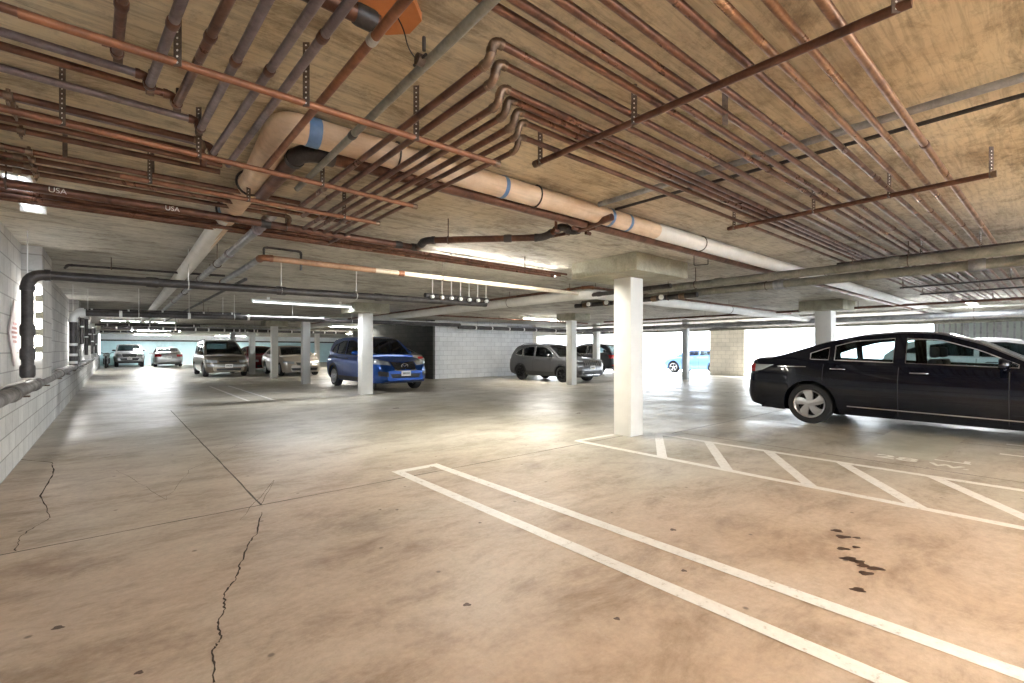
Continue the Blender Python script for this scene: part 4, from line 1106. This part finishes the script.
# --- blue crossover
def suv_spec(L=4.54, W=1.84, H=1.69, **k):
    s = dict(L=L, W=W, xr=.92, xf=3.62, wheel=.355, tyre_w=.225, clear=.22, belt0=1.03, archgap=.045,
        deck=[(0, .60), (.02, .9), (.06, 1.05), (.3, 1.11), (2.8, 1.05), (3.25, 1.04), (3.9, .97), (4.25, .87), (4.45, .72), (4.54, .60)],
        low=[(0, .42), (.1, .33), (.5, .25), (3.9, .24), (4.4, .27), (4.54, .34)],
        g=(.12, 3.42), roof=[(.10, 1.10), (.2, 1.25), (.42, 1.52), (.60, 1.63), (1.4, H), (2.2, H - .01), (2.65, 1.60), (3.0, 1.38), (3.42, 1.06)],
        wtop=[(.45, 1.25), (.8, 1.44), (1.4, 1.56), (2.3, 1.565), (2.65, 1.48), (3.1, 1.20)],
        wbot=[(.4, 1.20), (1.2, 1.13), (3.2, 1.06)], windows=[(.50, .95), (1.02, 1.78), (1.88, 3.02)],
        windscreen=(2.52, 3.36), rearglass=(.17, .48), seams=[1.83, 2.95, 1.05], handles=[(1.15, 1.0), (2.1, .97)], mirror=(2.92, 1.12), seats=[1.5, 2.25],
        tumble=.74, archtrim=True, handlemat='black',
        strips=[('sill_cladding', .92 + .44, 3.62 - .44, .33, .14, 'black', .012)],
        plan=[(0, .80), (.05, .88), (.2, .96), (.7, 1), (3.7, 1), (4.15, .94), (4.4, .82), (4.54, .64)],
        patches=[], plates=[(0, .60, True)])
    s.update(k); return s
sp = suv_spec(patches=[
    ('grille', [(0, .86), (.40, .90), (.34, .66), (0, .60)], 'gloss_black', True), ('grille_trim', [(0, .615), (.36, .67), (.37, .64), (0, .585)], 'chrome', True, dict(nz=2, proud=.016)),
    ('headlamp', [(.42, .905), (.86, .99), (.88, .83), (.42, .78)], 'lamp_clear', True), ('lower_grille', [(0, .53), (.50, .53), (.44, .41), (0, .41)], 'black', True),
    ('fog_lamp_pod', [(.55, .60), (.80, .62), (.78, .47), (.55, .45)], 'black', True), ('tail_lamp', [(.5, 1.0), (.80, 1.02), (.84, .86), (.55, .86)], 'lamp_red', False)],
    plates=[(-.0, .545, True)], rim='alloy', spokes=5, spoke_w=.42)
root, cc, xf_, sh_ = car('blue_crossover', 'bright blue crossover facing the camera behind the white square column', 'car', sp, (6.77, 16.6, 0), HD, 1.0, P_BLUE)
ex_ = sh_(xf_(0, .76, True)) + .028
bm = bmesh.new(); ring = [(ex_, .105 * math.cos(a), .765 + .075 * math.sin(a)) for a in [2 * PI * k / 24 for k in range(25)]]
atube(bm, ring, .010, 8, False); atube(bm, [(ex_, -.09, .80), (ex_, -.035, .79), (ex_, 0, .735), (ex_, .035, .79), (ex_, .09, .80)], .010, 8)
tomesh(bm, 'emblem', root, M['chrome'])
# --- silver crossover with slotted grille
pts = [('headlamp', [(.50, .98), (.88, 1.0), (.88, .92), (.50, .91)], 'lamp_clear', True), ('lower_lamp', [(.56, .80), (.84, .82), (.82, .70), (.58, .68)], 'lamp_clear', True),
       ('lower_bumper', [(0, .52), (.86, .54), (.80, .36), (0, .34)], 'black', True, dict(nx=14)), ('chin_strip', [(0, .36), (.50, .37), (.45, .33), (0, .32)], 'chrome', True),
       ('tail_lamp', [(.55, 1.0), (.82, 1.02), (.85, .88), (.58, .88)], 'lamp_red', False)]
for k in range(4):
    y = .02 + k * .125
    pts.append(('grille_slot', [(y + .045, .93), (y + .10, .93), (y + .095, .76), (y + .045, .76)], 'black', True, dict(nx=2)))
    pts.append(('grille_frame', [(y, .94), (y + .045, .94), (y + .045, .75), (y, .75)], 'chrome', True, dict(nx=2)))
sp = suv_spec(L=4.62, H=1.68, patches=pts, plates=[(0, .66, True)], rim='dark_alloy', spokes=10, spoke_w=.2, rails=(.7, 2.6), railmat='black',
    deck=[(0, .60), (.02, .9), (.06, 1.07), (.3, 1.13), (2.8, 1.10), (3.25, 1.10), (4.0, 1.03), (4.45, .97), (4.58, .86), (4.62, .60)], plan=[(0, .82), (.05, .90), (.2, .96), (.7, 1), (3.7, 1), (4.3, .96), (4.52, .88), (4.62, .74)],
    g=(.12, 3.42), trim='chrome', strips=[('sill_cladding', 1.36, 3.18, .35, .20, 'black', .012)])
car('silver_crossover', 'silver grey crossover with black arches and upright slotted grille beside the white block wall', 'car', sp, (13.92, 15.0, 0), HD, .885, P_SILVER)
# --- tan minivan
sp = dict(L=4.9, W=1.86, xr=.95, xf=3.90, wheel=.33, tyre_w=.205, clear=.2, belt0=.98,
    deck=[(0, .6), (.02, .95), (.06, 1.05), (3.2, 1.0), (3.9, .98), (4.3, .90), (4.6, .76), (4.8, .62), (4.9, .52)],
    low=[(0, .36), (.1, .28), (.5, .22), (4.5, .2), (4.8, .22), (4.9, .28)], g=(.06, 3.95),
    roof=[(.05, 1.1), (.12, 1.35), (.25, 1.6), (.5, 1.70), (1.5, 1.735), (2.3, 1.72), (2.75, 1.62), (3.4, 1.28), (3.95, .99)],
    wtop=[(.3, 1.5), (2.4, 1.55), (2.8, 1.45), (3.5, 1.08)], wbot=[(.3, 1.07), (3.6, 1.02)], windows=[(.35, 1.3), (1.38, 2.25), (2.33, 3.4)],
    windscreen=(2.62, 3.85), rearglass=(.1, .4), seams=[1.33, 2.3, 3.3], handles=[(1.5, .93), (2.5, .93)], mirror=(3.25, 1.08), seats=[1.6, 2.6], tumble=.72, rim='mid_alloy', spokes=7, spoke_w=.3,
    plan=[(0, .86), (.05, .92), (.2, .97), (.7, 1), (3.9, 1), (4.4, .93), (4.7, .83), (4.9, .66)],
    patches=[('headlamp', [(.44, .78), (.86, .80), (.86, .67), (.46, .65)], 'lamp_clear', True), ('grille', [(0, .74), (.36, .75), (.36, .68), (0, .67)], 'black', True),
             ('bumper_face', [(0, .60), (.84, .60), (.80, .46), (0, .46)], 'mid_alloy', True, dict(nx=14)), ('lower_grille', [(0, .40), (.5, .40), (.48, .30), (0, .30)], 'black', True)],
    plates=[(0, .52, True)], rails=(.5, 2.4), railmat='black')
car('tan_minivan', 'tan older minivan facing the camera, first vehicle past the truck along the aisle', 'car', sp, (4.10, 29.1, 0), HD, 1.0, P_TAN)
# --- pickup truck
sp = dict(L=5.3, W=1.89, xr=1.2, xf=4.4, wheel=.38, tyre_w=.25, clear=.3, belt0=1.15, archgap=.06,
    deck=[(0, .7), (.03, 1.0), (.06, 1.17), (2.0, 1.19), (3.6, 1.17), (4.1, 1.19), (4.8, 1.14), (5.1, 1.04), (5.24, .85), (5.3, .7)],
    low=[(0, .55), (.2, .45), (.5, .38), (4.6, .36), (5.1, .42), (5.3, .5)], g=(1.75, 4.05),
    roof=[(1.75, 1.2), (1.85, 1.5), (1.95, 1.72), (2.3, 1.79), (3.0, 1.78), (3.3, 1.68), (4.05, 1.2)],
    wtop=[(1.9, 1.6), (3.1, 1.62), (3.7, 1.27)], wbot=[(1.9, 1.25), (3.7, 1.22)], windows=[(1.95, 2.65), (2.75, 3.62)], windscreen=(3.12, 4.0), rearglass=(1.78, 1.93),
    seams=[2.7, 3.6], handles=[(2.1, 1.05)], mirror=(3.6, 1.27), seats=[2.9], tumble=.76, rim='mid_alloy', archtrim=True, mirrormat='black',
    plan=[(0, .9), (.1, .96), (.7, 1), (4.4, 1), (5.0, .95), (5.2, .87), (5.3, .74)],
    patches=[('grille', [(0, 1.03), (.46, 1.03), (.40, .80), (0, .80)], 'black', True), ('grille_bar', [(0, .94), (.40, .94), (.40, .90), (0, .90)], 'mid_alloy', True, dict(nz=2, proud=.02)), ('headlamp', [(.52, 1.04), (.90, 1.06), (.90, .90), (.52, .88)], 'lamp_clear', True),
             ('lower_bumper', [(0, .72), (.62, .72), (.50, .52), (0, .50)], 'black', True), ('fog_lamp', [(.68, .74), (.86, .76), (.84, .62), (.70, .60)], 'lamp_clear', True)],
    plates=[(0, .66, True)])
car('pickup_truck', 'silver pickup truck facing the camera in front of the teal end wall', 'pickup truck', sp, (.92, 48.1, 0), HD, .93, P_LSILVER)
# --- silver sedan seen from behind
sp = sedan_spec(rim='mid_alloy', patches=[('tail_lamp', [(.44, .93), (.88, .95), (.86, .76), (.48, .76)], 'lamp_red', False, dict(proud=.014)), ('bumper_line', [(0, .46), (.85, .46), (.85, .43), (0, .43)], 'black', False, dict(nz=2))], plates=[(0, .72, False)])
car('silver_sedan', 'light silver sedan with red tail lamps, its back towards the camera by teal wall', 'car', sp, (3.15, 43.8, 0), PI / 2, .98, P_LSILVER)
# --- beige sedan
sp = sedan_spec(L=4.75, rim='mid_alloy', spokes=7, xf=3.75, roof=[(.34, 1.065), (.6, 1.13), (1.1, 1.36), (1.5, 1.43), (2.15, 1.45), (2.6, 1.42), (3.0, 1.27), (3.62, .95)])
sp['deck'] = [(0, .50), (.02, .80), (.06, .98), (.16, 1.03), (.75, 1.05), (1.5, .985), (3.0, .945), (3.6, .93), (4.1, .86), (4.5, .74), (4.68, .60), (4.75, .5)]
sp['plan'] = [(0, .74), (.05, .86), (.2, .95), (.7, 1), (3.8, 1), (4.35, .93), (4.6, .83), (4.75, .66)]
car('beige_sedan', 'beige older sedan facing the camera between two pale columns', 'car', sp, (6.98, 27.3, 0), HD, 1.0, P_BEIGE)
sp = sedan_spec(rim='mid_alloy')
car('dark_red_sedan', 'dark red sedan mostly hidden behind the beige sedan', 'car', sp, (6.75, 33.4, 0), HD, 1.0, P_RED)
sp = sedan_spec(rim='mid_alloy', patches=[('tail_lamp', [(.5, .98), (.86, .98), (.87, .74), (.60, .74)], 'lamp_red', False, dict(proud=.014))])
car('pale_parked_car', 'cream car with red tail lamp backed up behind the blue crossover', 'car', sp, (9.05, 18.3, 0), PI / 2, 1.0, P_BEIGE)
sp = suv_spec(rim='mid_alloy', trim='chrome', patches=[('tail_lamp', [(.55, 1.03), (.84, 1.04), (.88, .84), (.62, .84)], 'lamp_red', False, dict(proud=.014)), ('lower_reflector', [(.6, .50), (.8, .50), (.8, .45), (.6, .45)], 'lamp_red', False)], plates=[(0, .8, False)])
car('dark_suv', 'charcoal SUV with red tail lamp just beyond the silver crossover', 'car', sp, (20.7, 16.3, 0), PI / 2, .95, P_DARK)
sp = suv_spec(L=4.6, H=1.52, roof=[(.10, 1.10), (.2, 1.2), (.42, 1.38), (.60, 1.45), (1.4, 1.52), (2.2, 1.51), (2.65, 1.44), (3.0, 1.27), (3.42, 1.06)],
    wtop=[(.45, 1.2), (.8, 1.34), (1.4, 1.42), (2.3, 1.42), (2.65, 1.35), (3.1, 1.15)], archtrim=False, rim='alloy', glassmat='glass', strips=[], patches=[('headlamp', [(.5, .9), (.88, .95), (.88, .8), (.5, .78)], 'lamp_clear', True)])
car('white_hatchback', 'white car parked behind the black sedan, seen over and through its windows', 'car', sp, (15.9, 2.3, 0), HD, 1.0, P_WHITE)
sp = suv_spec(rim='alloy', archtrim=False, L=4.4, xf=3.5, H=1.45, roof=[(.10, 1.05), (.2, 1.15), (.42, 1.3), (.60, 1.38), (1.4, 1.45), (2.2, 1.44), (2.65, 1.38), (3.0, 1.23), (3.42, 1.02)], wtop=[(.45, 1.2), (.8, 1.28), (1.4, 1.35), (2.3, 1.35), (2.65, 1.29), (3.1, 1.12)],
    plan=[(0, .80), (.05, .88), (.2, .96), (.7, 1), (3.6, 1), (4.05, .94), (4.3, .82), (4.4, .64)], deck=[(0, .60), (.02, .9), (.06, 1.0), (.3, 1.05), (2.8, 1.0), (3.25, 1.0), (3.8, .93), (4.15, .82), (4.33, .70), (4.4, .58)], low=[(0, .42), (.1, .3), (.5, .22), (3.9, .22), (4.3, .27), (4.4, .34)],
    patches=[('headlamp', [(.5, .78), (.86, .84), (.88, .72), (.5, .66)], 'lamp_clear', True)], strips=[])
car('blue_hatchback', 'light blue car standing outside in the daylight opening past the slim grey column', 'car', sp, (25.3, 12.3, -.05), PI / 2, .92, P_PALEBLUE)

# --- motorcycles by the teal wall
def motorcycle(x, y, label, sc=1.0):
    e = empty('motorcycle', (x, y, 0), HD, label, 'motorcycle', 'dark parked motorcycles'); e.scale = (sc,) * 3
    for xx in (-.68, .68):
        bm = bmesh.new(); lathe(bm, [(.23, -.05), (.29, -.06), (.32, 0), (.29, .06), (.23, .05), (.23, -.05)], 'y', 24); bmesh.ops.translate(bm, verts=bm.verts, vec=(xx, 0, .32))
        wo = tomesh(bm, 'wheel', e, M['rubber'])
        bm = bmesh.new(); lathe(bm, [(.235, 0), (.22, .02), (.2, 0)], 'y', 20)
        for k in range(6):
            a = k * PI / 3; atube(bm, [(.04 * math.cos(a), 0, .04 * math.sin(a)), (.22 * math.cos(a), 0, .22 * math.sin(a))], .012, 6)
        bmesh.ops.translate(bm, verts=bm.verts, vec=(xx, 0, .32)); tomesh(bm, 'rim', wo, M['dark_alloy'])
    tube('fork', [(.68, .07, .32), (.50, .07, .95)], .022, M['mid_alloy'], e, 8); tube('fork', [(.68, -.07, .32), (.50, -.07, .95)], .022, M['mid_alloy'], e, 8)
    tube('handlebar', [(.36, -.36, 1.08), (.50, -.15, 1.0), (.50, .15, 1.0), (.36, .36, 1.08)], .014, M['black'], e, 8)
    bm = bmesh.new(); atube(bm, [(.52, 0, .78), (.45, 0, .86), (.1, 0, .90), (-.15, 0, .80)], [.05, .13, .16, .06], 14); tomesh(bm, 'fuel_tank', e, M['gloss_black'])
    bm = bmesh.new(); atube(bm, [(-.05, 0, .80), (-.35, 0, .78), (-.75, 0, .88)], [.10, .13, .05], 12); tomesh(bm, 'seat', e, M['black'])
    box('engine', -.22, .30, -.15, .15, .25, .68, M['dark_alloy'], e, .05)
    bm = bmesh.new(); bmesh.ops.create_uvsphere(bm, u_segments=14, v_segments=10, radius=.09); bmesh.ops.translate(bm, verts=bm.verts, vec=(.62, 0, .90)); tomesh(bm, 'headlight', e, M['lamp_clear'])
    tube('frame', fillet([(.50, 0, .9), (.25, 0, .3), (-.35, 0, .3), (-.68, 0, .32)], .08)[0], .03, M['black'], e, 8)
motorcycle(-.38, 43.2, 'dark motorcycle standing against the block wall by pickup truck', 1.0)
motorcycle(-.32, 45.6, 'second dark motorcycle parked behind the first along the block wall', 1.0)

# ------------------------------------------------------------------ camera, sky, sun
cam = bpy.data.cameras.new('camera'); co = bpy.data.objects.new('camera', cam); COL.objects.link(co)
cam.sensor_width = 36; cam.lens = 36 * F / 1024; cam.shift_y = 8.5 / 1024; cam.clip_end = 300; cam.clip_start = .02
co.location = (0, 0, CAMZ); co.rotation_euler = (PI / 2, 0, -math.radians(40.2))
scn.camera = co
w = bpy.data.worlds.new('sky'); scn.world = w; w.use_nodes = True
nt = w.node_tree; bg = nt.nodes['Background']
bg.inputs[0].default_value = (.80, .89, 1.0, 1); bg.inputs[1].default_value = 5.4
sd = bpy.data.lights.new('sun', 'SUN'); sd.energy = 9; sd.angle = .02; sd.color = (1, .95, .87)
so = bpy.data.objects.new('sun', sd); COL.objects.link(so); so.rotation_euler = (math.radians(38), 0, math.radians(60))
vs = scn.view_settings
vs.view_transform = 'Standard'; vs.look = 'None'; vs.gamma = 1; vs.use_curve_mapping = False; vs.exposure = 1.56
scn.display_settings.display_device = 'sRGB'
cy_ = scn.cycles
cy_.use_denoising = True; cy_.max_bounces = 8; cy_.diffuse_bounces = 5; cy_.glossy_bounces = 4; cy_.transparent_max_bounces = 12; cy_.sample_clamp_indirect = 8
